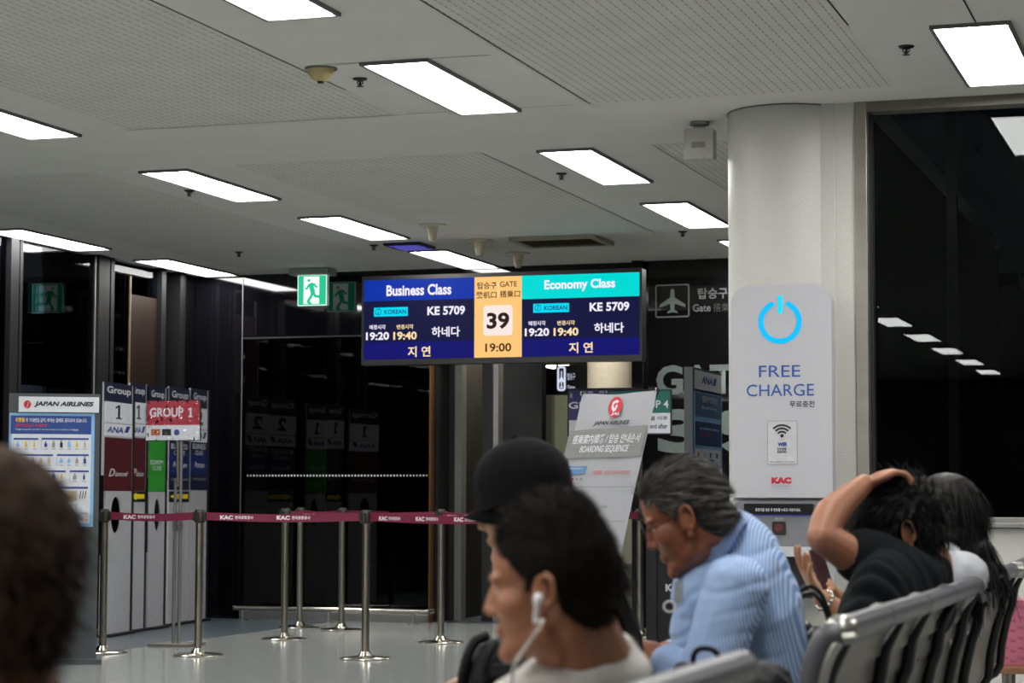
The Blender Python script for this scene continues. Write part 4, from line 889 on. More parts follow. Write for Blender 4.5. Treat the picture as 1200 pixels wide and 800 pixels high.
# ------------------------------------------------------------------ body building
SC2 = bpy.data.scenes.new('workbench')
def dgraph():
    with bpy.context.temp_override(scene=SC2, view_layer=SC2.view_layers[0]): d = bpy.context.evaluated_depsgraph_get()
    d.update(); return d
def _tmpl(fn):
    bm = bmesh.new(); fn(bm); bm.verts.index_update(); v = np.array([p.co[:] for p in bm.verts]); f = [[q.index for q in fc.verts] for fc in bm.faces]; bm.free(); return v, f
SPH = _tmpl(lambda bm: bmesh.ops.create_uvsphere(bm, u_segments=20, v_segments=12, radius=1)); ICO = _tmpl(lambda bm: bmesh.ops.create_icosphere(bm, subdivisions=2, radius=1))
def _ring(p, a, b_, r, n): 
    t = np.arange(n)*2*math.pi/n; return np.array(p)+r*(np.cos(t)[:, None]*np.array(a)+np.sin(t)[:, None]*np.array(b_))
class Blob:
    """overlapping volumes fused into one continuous surface"""
    def __init__(s): s.v = []; s.f = []; s.n = 0
    def put(s, v, f): s.v.append(v); s.f += [[a+s.n for a in q] for q in f]; s.n += len(v)
    def ell(s, c, r, m3=None):
        v = SPH[0]*np.array(r)
        if m3 is not None: v = v @ np.array(m3).T
        s.put(v+np.array(Vector(c)), SPH[1])
    def cyl(s, p0, p1, r0, r1, n=14):
        t = (p1-p0).normalized(); up = Vector((0, 0, 1)) if abs(t.z) < .9 else Vector((0, 1, 0)); a = t.cross(up).normalized(); b_ = t.cross(a)
        v = np.concatenate([_ring(p0, a, b_, r0, n), _ring(p1, a, b_, r1, n)]); s.put(v, [[k, (k+1) % n, n+(k+1) % n, n+k] for k in range(n)]+[list(range(n))[::-1], list(range(n, 2*n))])
    def cap(s, p0, p1, r0, r1=None):
        r1 = r0 if r1 is None else r1; p0, p1 = Vector(p0), Vector(p1)
        s.put(ICO[0]*r0+np.array(p0), ICO[1]); s.put(ICO[0]*r1+np.array(p1), ICO[1])
        if (p1-p0).length > 1e-5: s.cyl(p0, p1, r0*.98, r1*.98)
    def chain(s, pts, rs, k=5):
        P_ = crom(pts, k); n = len(P_)
        g = lambda f: rs[int(f)]+(rs[min(int(f)+1, len(rs)-1)]-rs[int(f)])*(f-int(f))
        for i in range(n-1): s.cap(P_[i], P_[i+1], g(i/(n-1)*(len(rs)-1)), g((i+1)/(n-1)*(len(rs)-1)))
    def build(s, name, m, parent, voxel=.005, smooth=6, disp=None, post=None):
        me = bpy.data.meshes.new(name); me.from_pydata(np.concatenate(s.v).tolist(), [], s.f); me.update()
        o = bpy.data.objects.new('tmp', me); SC2.collection.objects.link(o)
        r = o.modifiers.new('r', 'REMESH'); r.mode = 'VOXEL'; r.voxel_size = voxel
        if smooth: q_ = o.modifiers.new('s', 'SMOOTH'); q_.iterations = smooth; q_.factor = .5
        me2 = bpy.data.meshes.new_from_object(o.evaluated_get(dgraph()))
        bpy.data.objects.remove(o); bpy.data.meshes.remove(me)
        n = len(me2.vertices); co = np.empty(n*3); me2.vertices.foreach_get('co', co); co = co.reshape(-1, 3)
        if disp is not None:
            no = np.empty(n*3); me2.vertices.foreach_get('normal', no); no = no.reshape(-1, 3)
            co = disp(co, no); me2.vertices.foreach_set('co', co.ravel()); me2.update()
        me2.name = name; o = link(name, me2, m, parent, True)
        return o, co
def basis(heading, pitch=0, roll=0):
    """head axes: forward, left, up; heading in degrees (0 = +X), pitch > 0 looks down"""
    h, p = R(heading), R(pitch)
    f = Vector((math.cos(h)*math.cos(p), math.sin(h)*math.cos(p), -math.sin(p))); l = Vector((-math.sin(h), math.cos(h), 0)); u = f.cross(l)
    if roll: q_ = Matrix.Rotation(R(roll), 3, f); l = q_ @ l; u = q_ @ u
    return Matrix((f, l, u)).transposed()
class Head:
    def __init__(s, pos, heading, pitch, sc=1, sx=1, roll=0, sz=1):
        s.p = Vector(pos); s.R = basis(heading, pitch, roll); s.s = sc; s.sx = sx; s.sz = sz
    def w(s, x, y, z): return s.p + s.R @ Vector((x*s.s*s.sx, y*s.s, z*s.s*s.sz))
    def loc(s, co): return ((co-np.array(s.p)) @ np.array(s.R)) / np.array([s.s*s.sx, s.s, s.s*s.sz])
    def ell(s, b, c, r): b.ell(s.w(*c), [r[0]*s.s*s.sx, r[1]*s.s, r[2]*s.s*s.sz], s.R)
    def add(s, b, neck):
        E = lambda c, r: s.ell(b, c, r); k = s.s
        E((-.012, 0, .032), (.094, .074, .084)); E((.038, 0, .035), (.05, .064, .056)); E((.036, 0, -.028), (.052, .058, .074))
        E((.018, 0, -.07), (.058, .054, .04)); E((.072, 0, -.1), (.019, .022, .016)); E((.05, 0, -.088), (.035, .036, .022))
        for y in (-1, 1):
            E((.05, y*.036, -.022), (.032, .026, .03)); E((.078, y*.027, .019), (.013, .026, .008)); E((.091, y*.009, -.034), (.010, .007, .007))
            # ear: rim, bowl, lobe
            c = (-.002, y*.074, -.012); pts = []
            for a in range(0, 300, 30):
                t_ = R(a-60); pts.append(s.w(c[0]-.016*math.cos(t_)-.004*math.sin(t_), c[1]+y*(.012+.006*math.cos(t_)), c[2]+.028*math.sin(t_+.1)+.004))
            b.chain(pts, [.0042*k]*3, 2); E((c[0]+.002, c[1]+y*.004, c[2]), (.013, .006, .024)); E((c[0]+.006, c[1]+y*.006, c[2]-.028), (.008, .005, .009)); E((c[0]+.013, c[1]+y*.006, c[2]-.004), (.004, .005, .007))
        b.cap(s.w(.083, 0, .012), s.w(.099, 0, -.029), .0068*k, .0098*k)
        for y in (-1, 1): E((.0675, y*.031, .0065), (.015, .0165, .010)); E((.066, y*.031, -.009), (.014, .016, .005))
        E((.084, 0, -.06), (.009, .02, .005)); E((.082, 0, -.069), (.009, .018, .0055))
        b.cap(s.w(-.028, 0, -.045), Vector(neck), .054*k, .06*k); b.cap(s.w(0, 0, -.07), Vector(neck)+(s.p-Vector(neck))*.25+s.R @ Vector((.02, 0, 0)), .044*k, .05*k)
def eyes(h, par, look=0):
    for y in (-1, 1):
        bm = bmesh.new(); bmesh.ops.create_uvsphere(bm, u_segments=12, v_segments=8, radius=.0125*h.s, matrix=Matrix.Translation(h.w(.0675, y*.031, .0))); o = obj('eye', bm, mat('eye white', 'c9c2ba', .2), par, True)
        bm = bmesh.new(); bmesh.ops.create_uvsphere(bm, u_segments=10, v_segments=6, radius=.006*h.s, matrix=Matrix.Translation(h.w(.0745, y*.031, -.002))); obj('iris', bm, mat('dark iris', '1a0f0b', .15), o, True)
        tube('eyebrow', [h.w(.088, y*.014, .022), h.w(.09, y*.028, .026), h.w(.08, y*.044, .021)], [.002, .0032, .0015], mat('eyebrow hair', '1b1512', .8), par, 6)
def hand(b, wrist, f, pn, side, curl=20, s=1, spread=4, thumb=1.0, curls=None):
    f = Vector(f).normalized(); pn = Vector(pn); pn = (pn-f*pn.dot(f)).normalized(); sd = f.cross(pn)*side; wrist = Vector(wrist)
    Rm = Matrix((f, sd, pn)).transposed()
    b.ell(wrist+f*.048*s, (.05*s, .038*s, .0145*s), Rm); b.ell(wrist+f*.075*s, (.022*s, .037*s, .012*s), Rm); b.ell(wrist+f*.03*s+sd*.018*s+pn*.006*s, (.032*s, .018*s, .015*s), Rm)
    for i, L_ in enumerate((.072, .08, .074, .058)):
        c = R(curls[i] if curls else curl*(1+.12*i)); q = wrist+f*(.088-.004*abs(i-1))*s+sd*(.030-.0195*i)*s; a = R(spread*(1.5-i)); d0 = (f*math.cos(a)+sd*math.sin(a)).normalized(); pts = [q-d0*.02*s, q]; ang = 0
        for k, fr_ in enumerate((.45, .32, .23)):
            ang += c*(.8 if k == 0 else 1.1); d = d0*math.cos(ang)+pn*math.sin(ang); q = q+d*L_*fr_*s; pts.append(q)
        for k in range(4): b.cap(pts[k], pts[k+1], (.0092-.0007*k)*s, (.0088-.0008*k)*s)
    q0 = wrist+f*.022*s+sd*.024*s; q1 = q0+(f*.55+sd*.75*thumb+pn*.35).normalized()*.04*s; q2 = q1+(f*.8+sd*.3*thumb+pn*.4).normalized()*.032*s; q3 = q2+(f*.9+pn*.4).normalized()*.024*s
    b.cap(q0, q1, .0135*s, .0115*s); b.cap(q1, q2, .011*s, .0095*s); b.cap(q2, q3, .0095*s, .008*s)
def torso(b, pts, rad, fwd):
    """spine points with (depth, halfwidth) radii; fwd = chest direction"""
    P_ = crom(pts, 11); n = len(P_); F_ = Vector(fwd)
    for i, p in enumerate(P_):
        f = i/(n-1)*(len(rad)-1); k = min(int(f), len(rad)-2); g = f-k; d = rad[k][0]*(1-g)+rad[k+1][0]*g; w_ = rad[k][1]*(1-g)+rad[k+1][1]*g
        u = (P_[min(i+1, n-1)]-P_[max(0, i-1)]).normalized(); fw = (F_-u*F_.dot(u)).normalized(); l = u.cross(fw)
        b.ell(p, (d, w_, .055), Matrix((fw, l, u)).transposed())
def wr(amp, sc, z=1.0, seed=0, ridge=True):
    """cloth wrinkles: offsets along the normal"""
    def f(co, no):
        o = co.copy()
        for i in range(len(co)):
            p = co[i]; a = noise.noise((p[0]*sc+seed, p[1]*sc, p[2]*sc*z)); b_ = noise.noise((p[0]*sc*2.3, p[1]*sc*2.3+seed, p[2]*sc*2.3*z))
            h = (1-abs(a)*2.2)*.6+b_*.5 if ridge else a+b_*.5
            o[i] = p+no[i]*amp*h
        return o
    return f
def ribbons(name, roots, dirs, length, m, par, head=None, width=.0007, seg=4, grav=.0, jit=.25, lift=.0, rng=None, curl=0):
    """thin curved hair ribbons, one mesh"""
    rng = rng or np.random.RandomState(1); n = len(roots); V = []; Fc = []
    d = dirs/np.linalg.norm(dirs, axis=1, keepdims=True); d = d+rng.randn(n, 3)*jit; d /= np.linalg.norm(d, axis=1, keepdims=True)
    side = np.cross(d, rng.randn(n, 3)); side /= np.linalg.norm(side, axis=1, keepdims=True)
    Ls = length*(.6+.6*rng.rand(n)); p = roots.copy(); allp = []
    cdir = rng.randn(n, 3)*curl
    for k in range(seg+1):
        wd = width*(1-.8*k/seg); allp.append((p-side*wd, p+side*wd)); d = d+np.array([0, 0, -grav])+cdir; d /= np.linalg.norm(d, axis=1, keepdims=True); p = p+d*(Ls/seg)[:, None]
    V = np.stack([x for a in allp for x in a], 1).reshape(-1, 3); b0 = np.arange(n)*2*(seg+1); F_ = []
    for k in range(seg): F_.append(np.stack([b0+2*k, b0+2*k+1, b0+2*k+3, b0+2*k+2], 1))
    F_ = np.concatenate(F_); me = bpy.data.meshes.new(name); me.from_pydata(V.tolist(), [], F_.tolist()); me.update()
    o = link(name, me, m, par, True); o['kind'] = 'stuff'; return o
def hair_cap(h, par, line, m, off=.008, extra=None, nape=-.085, ear=True, voxel=.004, rough=0, seed=0):
    """hair mass over the skull; line = hairline, list of (z, max x)"""
    b = Blob(); h.ell(b, (-.012, 0, .034), (.094+off, .074+off, .084+off)); h.ell(b, (.03, 0, .045), (.05+off, .062+off, .056+off)); h.ell(b, (-.045, 0, -.02), (.055+off*.6, .056+off*.6, .07))
    if extra: extra(b)
    zs_ = np.array([a for a, _ in line]); xs_ = np.array([c for _, c in line])
    keep = {}
    def disp(co, no):
        l = h.loc(co); lim = np.interp(l[:, 2], zs_, xs_); out = np.clip((l[:, 0]-lim)/.006, 0, 1)
        out = np.maximum(out, np.clip((nape-l[:, 2]+.3*np.clip(-l[:, 0]-.05, 0, 1))/.012, 0, 1))
        if ear: e_ = 1-np.clip((((l[:, 0]-.002)/.021)**2+((l[:, 2]+.016)/.036)**2-.8)/.5, 0, 1); out = np.maximum(out, e_*(np.abs(l[:, 1]) > .05))
        l2 = l*(1-.2*out[:, None]*np.array([1, 1, 1]))
        if rough:
            for i in range(len(l2)): l2[i] += (l2[i]/np.linalg.norm(l2[i]))*rough*noise.noise((l2[i][0]*45+seed, l2[i][1]*45, l2[i][2]*28))*(1-out[i])
        keep['l'] = l2; keep['out'] = out; keep['n'] = no
        return (l2*np.array([h.s*h.sx, h.s, h.s*h.sz])) @ np.array(h.R).T + np.array(h.p)
    o, co = b.build('hair', m, par, voxel, 3, disp)
    return o, co, keep
LINE_M = [(-.12, -.06), (-.07, -.05), (-.045, -.022), (-.03, .012), (-.01, .03), (.02, .045), (.045, .07), (.07, .085), (.1, .12)]
def pants_legs(par, hip, kneeL, kneeR, ankL, ankR, m, shoe='1b1b1d', hw=.17):
    b = Blob(); hip = Vector(hip); lat = (Vector(kneeL)-Vector(kneeR)).normalized()
    b.ell(hip, (.14, hw, .11)); 
    for kn, an, s in ((kneeL, ankL, 1), (kneeR, ankR, -1)):
        hj = hip+lat*.09*s; b.cap(hj, kn, .088, .062); b.cap(kn, an, .062, .046)
    b.build('trousers', m, par, .012, 4)
    for kn, an in ((kneeL, ankL), (kneeR, ankR)):
        b = Blob(); a = Vector(an); b.cap((a.x, a.y, .07), (a.x-.02, a.y, .045), .042, .04); b.cap((a.x-.02, a.y, .042), (a.x-.16, a.y, .036), .042, .034); b.build('shoe', mat('dark shoe', shoe, .5), par, .008, 3)
SK = mat('skin', '9c684c', .5, noise_=.05, nscale=12, bump=.06, bscale=350); SK2 = mat('tanned skin', '8a5238', .5, noise_=.08, nscale=14, bump=.08, bscale=300); SK3 = mat('lighter skin', 'a87c60', .5, noise_=.05, nscale=10)
for k_ in (SK, SK2, SK3):
    b_ = k_.node_tree.nodes['Principled BSDF']; b_.inputs['Subsurface Weight'].default_value = .12; b_.inputs['Subsurface Radius'].default_value = (.01, .004, .002); b_.inputs['Subsurface Scale'].default_value = .5
HB = mat('black hair', '0b090a', .5, spec=.25, noise_=.25, nscale=60, stretch=(1, 1, .2), bump=.3, bscale=300); HBR = mat('soft black hair', '191512', .8, spec=.15, noise_=.2, nscale=60)
def person(p, label): return thing('person', (p.x, p.y, 0), label, 'person')

# ---- front boy with earphones
h = Head(at(645, 686, D=3.0), 190, 5, 1.0, .88, sz=.88); P1 = person(h.p, 'person with cropped black hair, white earphone and white shirt, sitting nearest in the middle')
N1 = at(700, 788, D=3.07)
b = Blob(); h.add(b, N1); hip1 = Vector((-1.2, N1.y, .5))
b.ell(N1+Vector((-.02, 0, -.1)), (.09, .15, .1)); sL, sR = Vector((N1.x-.02, N1.y-.17, .70)), Vector((N1.x-.02, N1.y+.17, .70))
eL, eR = Vector((-1.12, N1.y-.23, .5)), Vector((-1.12, N1.y+.23, .5)); wL, wR = Vector((-1.4, N1.y-.1, .58)), Vector((-1.4, N1.y+.1, .58))
for s_, e_, w_, sg in ((sL, eL, wL, 1), (sR, eR, wR, -1)): b.cap(s_, e_, .045, .036); b.cap(e_, w_, .036, .025); hand(b, w_, (-1, -.2*sg, 0), (0, 0, -1), sg, 22); b.cap(N1+Vector((0, 0, -.05)), s_, .06, .05)
b.build('body', SK, P1, .0035, 5); eyes(h, P1)
b = Blob(); torso(b, [hip1, (-1.1, N1.y, .6), (-.99, N1.y, .69), (N1.x-.02, N1.y, N1.z+.0)], [(.11, .17), (.10, .17), (.09, .17), (.06, .09)], (-1, 0, .2))
for s_, e_ in ((sL, eL), (sR, eR)): b.cap(N1+Vector((0, 0, -.07)), s_, .058, .062); b.cap(s_, s_+(e_-s_)*.75, .062, .056)
b.chain([N1+Vector((-.085, -.01, -.01)), N1+Vector((-.06, -.06, .01)), N1+Vector((.0, -.075, .035)), N1+Vector((.035, 0, .04)), N1+Vector((.0, .075, .035)), N1+Vector((-.06, .06, .01)), N1+Vector((-.085, .01, -.01))], [.015]*3, 4); b.ell(N1+Vector((0, 0, .0)), (.077, .09, .045))
b.build('shirt', mat('white cotton shirt', 'c3c0bb', .8, noise_=.03, bump=.1), P1, .006, 4, wr(.005, 14, seed=2))
pants_legs(P1, hip1, (-1.62, N1.y-.12, .5), (-1.62, N1.y+.12, .5), (-1.72, N1.y-.1, .08), (-1.72, N1.y+.1, .08), mat('dark jeans', '20242c', .8))
LB = [(-.12, -.075), (-.075, -.06), (-.05, -.034), (-.03, -.005), (-.012, .02), (.0, .032), (.012, .028), (.03, .045), (.055, .068), (.08, .082), (.12, .12)]
o, co, kp = hair_cap(h, P1, LB, HBR, .005, nape=-.078, rough=.0012, extra=lambda b: h.ell(b, (-.008, 0, .06), (.088, .07, .1)))
rg = np.random.RandomState(5); ok = np.where(kp['out'] < .6)[0]; ix = rg.choice(ok, 9000); nn = kp['n'][ix]
ribbons('hair_strands', co[ix]-nn*.001, nn+np.array([-.1, 0, -.35]), .010, HBR, P1, width=.0006, seg=2, jit=.3, rng=rg)
# white earphone
t = thing('earphone', h.w(0, .09, -.03), 'white earphone in the boy\'s ear with its cable hanging down', 'earphone')
ep = h.w(.006, .092, -.016)
b = Blob(); b.ell(ep, (.008, .007, .009), h.R); b.cap(ep+Vector((0, -.004, 0)), h.w(.014, .096, -.05), .0042, .0034); b.build('earbud', mat('white plastic', 'd5d5d8', .3), t, .002, 2)
cp_ = crom([h.w(.014, .096, -.05), at(636, 728, D=2.82), at(617, 757, D=2.81), at(605, 775, D=2.8), at(600, 800, D=2.8), at(603, 850, D=2.81)], 8); tube('cable', cp_, .0019, mat('white cable', 'c9c7c2', .4), t, 8)

# ---- person with the black cap
h = Head(at(611, 592, D=4.35), 190, 10, .95, .92); P2 = person(h.p, 'person in a plain black cap and black clothes crouching behind the boy')
N2 = at(664, 662, D=4.42); b = Blob(); h.add(b, N2); hip2 = at(690, 1030, D=4.45); b.ell(N2+Vector((0, 0, -.1)), (.1, .15, .1))
sL, sR = N2+Vector((.0, -.17, -.07)), N2+Vector((.0, .17, -.07)); eL, eR = at(612, 800, D=4.25), at(618, 795, D=4.62); wL, wR = at(585, 800, D=4.32), at(590, 795, D=4.5)
for s_, e_, w_, sg in ((sL, eL, wL, 1), (sR, eR, wR, -1)): b.cap(N2+Vector((0, 0, -.05)), s_, .055, .05); b.cap(s_, e_, .045, .037); b.cap(e_, w_, .037, .026); hand(b, w_, (-1, -.2*sg, 0), (0, 0, -1), sg, 25)
b.build('body', SK3, P2, .004, 5); eyes(h, P2)
mbk = mat('black cloth', '0c0c0f', .9, spec=.15, noise_=.15, bump=.1)
b = Blob(); torso(b, [hip2, at(690, 900, D=4.44), at(682, 760, D=4.43), N2+Vector((.0, 0, -.05))], [(.12, .17), (.12, .17), (.12, .18), (.075, .1)], (-1, 0, 0))
for s_, e_, w_ in ((sL, eL, wL), (sR, eR, wR)): b.cap(N2+Vector((0, 0, -.06)), s_, .06, .065); b.cap(s_, e_, .063, .05); b.cap(e_, e_+(w_-e_)*.8, .05, .04)
b.build('shirt', mbk, P2, .008, 4, wr(.006, 13, seed=4))
kn1, kn2 = at(612, 900, D=4.25), at(612, 900, D=4.6); pants_legs(P2, hip2, kn1, kn2, (kn1.x+.16, kn1.y, .08), (kn2.x+.16, kn2.y, .08), mbk)
hair_cap(h, P2, LINE_M, HB, .004, nape=-.08)
# cap: crown, panels, button, brim
mc = mat('black cotton cap', '0e0e11', .9, spec=.15, noise_=.12, nscale=80, bump=.15, bscale=400)
ct = thing('cap', h.w(0, 0, .03), 'plain black baseball cap worn by the person behind the boy', 'cap')
b = Blob(); h.ell(b, (-.012, 0, .05), (.116, .09, .092))
def dcap(co, no):
    l = h.loc(co); q_ = np.clip((.05-l[:, 2])/.092, 0, .8); k_ = 1/np.sqrt(1-q_*q_); l[:, 0] = (l[:, 0]+.012)*k_-.012; l[:, 1] *= k_; low = np.clip((.008-l[:, 2]-.1*l[:, 0])/.004, 0, 1); l[:, 2] = np.where(low > 0, .008-.1*l[:, 0]+(l[:, 2]-.008)*.02, l[:, 2])
    th = np.arctan2(l[:, 1], l[:, 0]+.012); sm = np.abs(np.sin(th*3)); l *= (1-.012*np.exp(-(sm/.06)**2))[:, None]
    return (l*np.array([h.s*h.sx, h.s, h.s*h.sz])) @ np.array(h.R).T+np.array(h.p)
b.build('crown', mc, ct, .004, 4, dcap)
bm = bmesh.new(); rws = []
for j in range(7):
    f = j/6; row = []
    for i in range(15):
        a = R(-72+144*i/14); x = -.012+ (.1+f*.052*max(0, math.cos(a))**.5)*math.cos(a); y = (.082+f*.004)*math.sin(a)
        row.append(bm.verts.new(h.w(x, y, .012-.02*f-.4*y*y/.08+.004)))
    rws.append(row)
for j in range(6):
    for i in range(14): bm.faces.new((rws[j][i], rws[j][i+1], rws[j+1][i+1], rws[j+1][i]))
bmesh.ops.solidify(bm, geom=bm.faces[:], thickness=.004); obj('brim', bm, mc, ct, True)
bm = bmesh.new(); bmesh.ops.create_uvsphere(bm, u_segments=10, v_segments=6, radius=.008, matrix=Matrix.Translation(h.w(-.012, 0, .143))); obj('button', bm, mc, ct, True)
# black backpack held on the lap
def soft_box(b, c, r, m3, e=.5):
    for sx in (-1, 1):
        for sy in (-1, 1):
            for sz in (-1, 1): b.ell(Vector(c)+m3 @ Vector((sx*r[0]*e, sy*r[1]*e, sz*r[2]*e)), [q*(1-e)*1.25 for q in r], m3)
    b.ell(c, [q*.98 for q in r], m3)
nyl = mat('black nylon', '0b0b0e', .6, spec=.25, noise_=.15, bump=.2, bscale=500)
c = at(594, 856, D=4.05); bp1 = thing('backpack', (c.x, c.y, c.z-.2), 'black backpack hugged in front by the crouching person in the cap', 'backpack')
b = Blob(); m3 = basis(185, -8); soft_box(b, c, (.075, .12, .15), m3); b.build('bag_body', nyl, bp1, .007, 3, wr(.006, 16, seed=9))
b = Blob(); soft_box(b, c+Vector((0, -.10, -.06)), (.07, .04, .09), m3); b.build('side_pocket', nyl, bp1, .006, 3)
tube('strap', crom([at(570, 745, D=3.98), at(556, 752, D=3.96), at(546, 775, D=3.95), at(541, 805, D=3.95), at(541, 860, D=3.97)], 6), .010, nyl, bp1); tube('strap', crom([at(580, 752, D=3.98), at(570, 770, D=3.95), at(566, 800, D=3.94), at(570, 850, D=3.95)], 6), .007, nyl, bp1)
o_ = at(588, 785, D=3.93); bm = bmesh.new(); add_box(bm, o_-Vector((.018, .004, .012)), o_+Vector((.018, .004, .012)), .002); obj('buckle', bm, mat('black plastic', '1c1c20', .25), bp1)

# ---- woman hidden behind the boy, patterned top
h = Head(at(658, 690, D=3.55), 192, 12, .96, .92); P7 = person(h.p, 'person with dark hair in a black and white patterned top, mostly hidden by the boy')
N7 = at(712, 768, D=3.58); b = Blob(); h.add(b, N7); hip7 = Vector((-1.08, N7.y, .5)); b.ell(N7+Vector((0, 0, -.1)), (.09, .13, .09))
sL, sR = at(707, 772, D=3.42), N7+Vector((-.02, .14, -.08)); eL, eR = Vector((-1.2, N7.y-.17, .5)), Vector((-1.2, N7.y+.17, .5)); wL, wR = Vector((-1.42, N7.y-.05, .56)), Vector((-1.42, N7.y+.06, .56))
for s_, e_, w_, sg in ((sL, eL, wL, 1), (sR, eR, wR, -1)): b.cap(N7+Vector((0, 0, -.05)), s_, .05, .045); b.cap(s_, e_, .038, .032); b.cap(e_, w_, .032, .022); hand(b, w_, (-1, -.2*sg, 0), (0, 0, -1), sg, 25, .9)
b.build('body', SK3, P7, .0045, 5); eyes(h, P7)
mpat = mat('black top with white line pattern', '10141a', .8); nt = mpat.node_tree
tc = nt.nodes.new('ShaderNodeTexCoord'); wv = nt.nodes.new('ShaderNodeTexVoronoi'); wv.feature = 'DISTANCE_TO_EDGE'; wv.inputs['Scale'].default_value = 42; mp_ = nt.nodes.new('ShaderNodeMapping'); mp_.inputs['Scale'].default_value = (1, 1, .45)
nt.links.new(tc.outputs['Object'], mp_.inputs[0]); nt.links.new(mp_.outputs[0], wv.inputs['Vector']); rp = nt.nodes.new('ShaderNodeValToRGB'); rp.color_ramp.elements[0].position = .05; rp.color_ramp.elements[0].color = (.2, .21, .19, 1); rp.color_ramp.elements[1].position = .08; rp.color_ramp.elements[1].color = (.008, .012, .016, 1)
nt.links.new(wv.outputs['Distance'], rp.inputs[0]); nt.links.new(rp.outputs[0], nt.nodes['Principled BSDF'].inputs['Base Color'])
b = Blob(); torso(b, [hip7, (-1.1, N7.y, .6), (-1.07, N7.y, .7), N7+Vector((0, 0, -.05))], [(.1, .15), (.1, .14), (.1, .15), (.06, .08)], (-1, 0, 0))
for s_, e_, w_ in ((sL, eL, wL), (sR, eR, wR)): b.cap(N7+Vector((0, 0, -.06)), s_, .052, .055); b.cap(s_, e_, .055, .045)
b.build('blouse', mpat, P7, .007, 4); pants_legs(P7, hip7, (-1.6, N7.y-.1, .49), (-1.6, N7.y+.1, .49), (-1.66, N7.y-.1, .08), (-1.66, N7.y+.1, .08), mbk, hw=.16)
o, co, kp = hair_cap(h, P7, LINE_M, HB, .012, nape=-.14, ear=False, extra=lambda b: h.ell(b, (-.06, 0, -.06), (.05, .055, .08)))
rg = np.random.RandomState(8); ok = np.where((kp['out'] < .5))[0]; ix = rg.choice(ok, 2500); ribbons('hair_strands', co[ix], np.tile(np.array([.25, 0, -1.]), (len(ix), 1)), .07, HB, P7, width=.0012, seg=3, jit=.15, rng=rg)

# ---- older man in the blue striped shirt
h = Head(at(803, 604, D=4.72), 193, 24, 1.02, .93); P3 = person(h.p, 'older person with grey combed hair and light blue striped shirt looking down')
N3 = at(852, 640, D=4.78); Hp = at(888, 850, D=4.86); fw = (h.R @ Vector((1, 0, 0))); fw.z = 0
b = Blob(); h.add(b, N3)
sL, sR = at(862, 690, D=4.62), at(868, 672, D=4.98); eL, eR = at(822, 812, D=4.55), at(820, 800, D=5.0); wL, wR = at(778, 772, D=4.62), at(782, 765, D=4.86)
b.ell(N3+Vector((.04, 0, -.08)), (.07, .13, .06))
for s_, e_, w_, sg in ((sL, eL, wL, 1), (sR, eR, wR, -1)): b.cap(N3+Vector((0, 0, -.06)), s_, .06, .055); b.cap(s_, e_, .046, .04); b.cap(e_, w_, .04, .028)
hand(b, wL, (-1, .25, .06), (.1, .6, -.6), 1, 26); hand(b, wR, (-1, -.2, .02), (.1, -.6, -.6), -1, 26)
b.build('body', SK2, P3, .0035, 5); eyes(h, P3)
ms = mat('light blue striped shirt', '8fa9d0', .75, noise_=.03, bump=.1, bscale=300); nt = ms.node_tree; bs = nt.nodes['Principled BSDF']
tc = nt.nodes.new('ShaderNodeTexCoord'); mp_ = nt.nodes.new('ShaderNodeMapping'); mp_.inputs['Rotation'].default_value = (0, R(8), 0); wv = nt.nodes.new('ShaderNodeTexWave'); wv.wave_type = 'BANDS'; wv.bands_direction = 'X'; wv.inputs['Scale'].default_value = 50; wv.inputs['Distortion'].default_value = 0; wv.inputs['Detail Scale'].default_value = .3
nt.links.new(tc.outputs['Object'], mp_.inputs[0]); nt.links.new(mp_.outputs[0], wv.inputs['Vector']); rp = nt.nodes.new('ShaderNodeValToRGB'); e_ = rp.color_ramp.elements; e_[0].position = .4; e_[0].color = (*lin('6f92c8'), 1); e_[1].position = .6; e_[1].color = (*lin('b4c8e6'), 1)
nt.links.new(wv.outputs['Fac'], rp.inputs[0]); nt.links.new(rp.outputs[0], bs.inputs['Base Color'])
b = Blob(); torso(b, [Hp, at(882, 765, D=4.84), at(872, 705, D=4.82), at(862, 662, D=4.8), at(840, 640, D=4.78)], [(.125, .19), (.125, .195), (.128, .2), (.105, .17), (.078, .1)], fw); b.ell(at(846, 700, D=4.8), (.108, .17, .13)); b.ell(at(846, 745, D=4.8), (.112, .17, .14))
for s_, e_, w_ in ((sL, eL, wL), (sR, eR, wR)): b.cap(N3+Vector((0, 0, -.07)), s_, .065, .075); b.cap(s_, e_, .074, .06); b.cap(e_, e_+(w_-e_)*.85, .058, .044)
def dold(co, no):
    o = co.copy(); c0_ = np.array(at(870, 720, D=4.7))
    for i in range(len(co)):
        p = co[i]; q_ = p-c0_; a = q_[2]*1.0+q_[0]*-.35
        wv_ = math.sin((a+.03*noise.noise((p[0]*7, p[1]*7, p[2]*7)))*105+3*noise.noise((p[0]*4, 3, p[2]*4)))
        msk = max(0, min(1, .5+1.6*noise.noise((p[0]*5+3, p[1]*5, p[2]*6)))); o[i] = p+no[i]*(-.0035*msk*max(0, wv_)**2+.0022*noise.noise((p[0]*18, p[1]*18, p[2]*18)))
    return o
b.build('shirt', ms, P3, .0055, 4, dold)
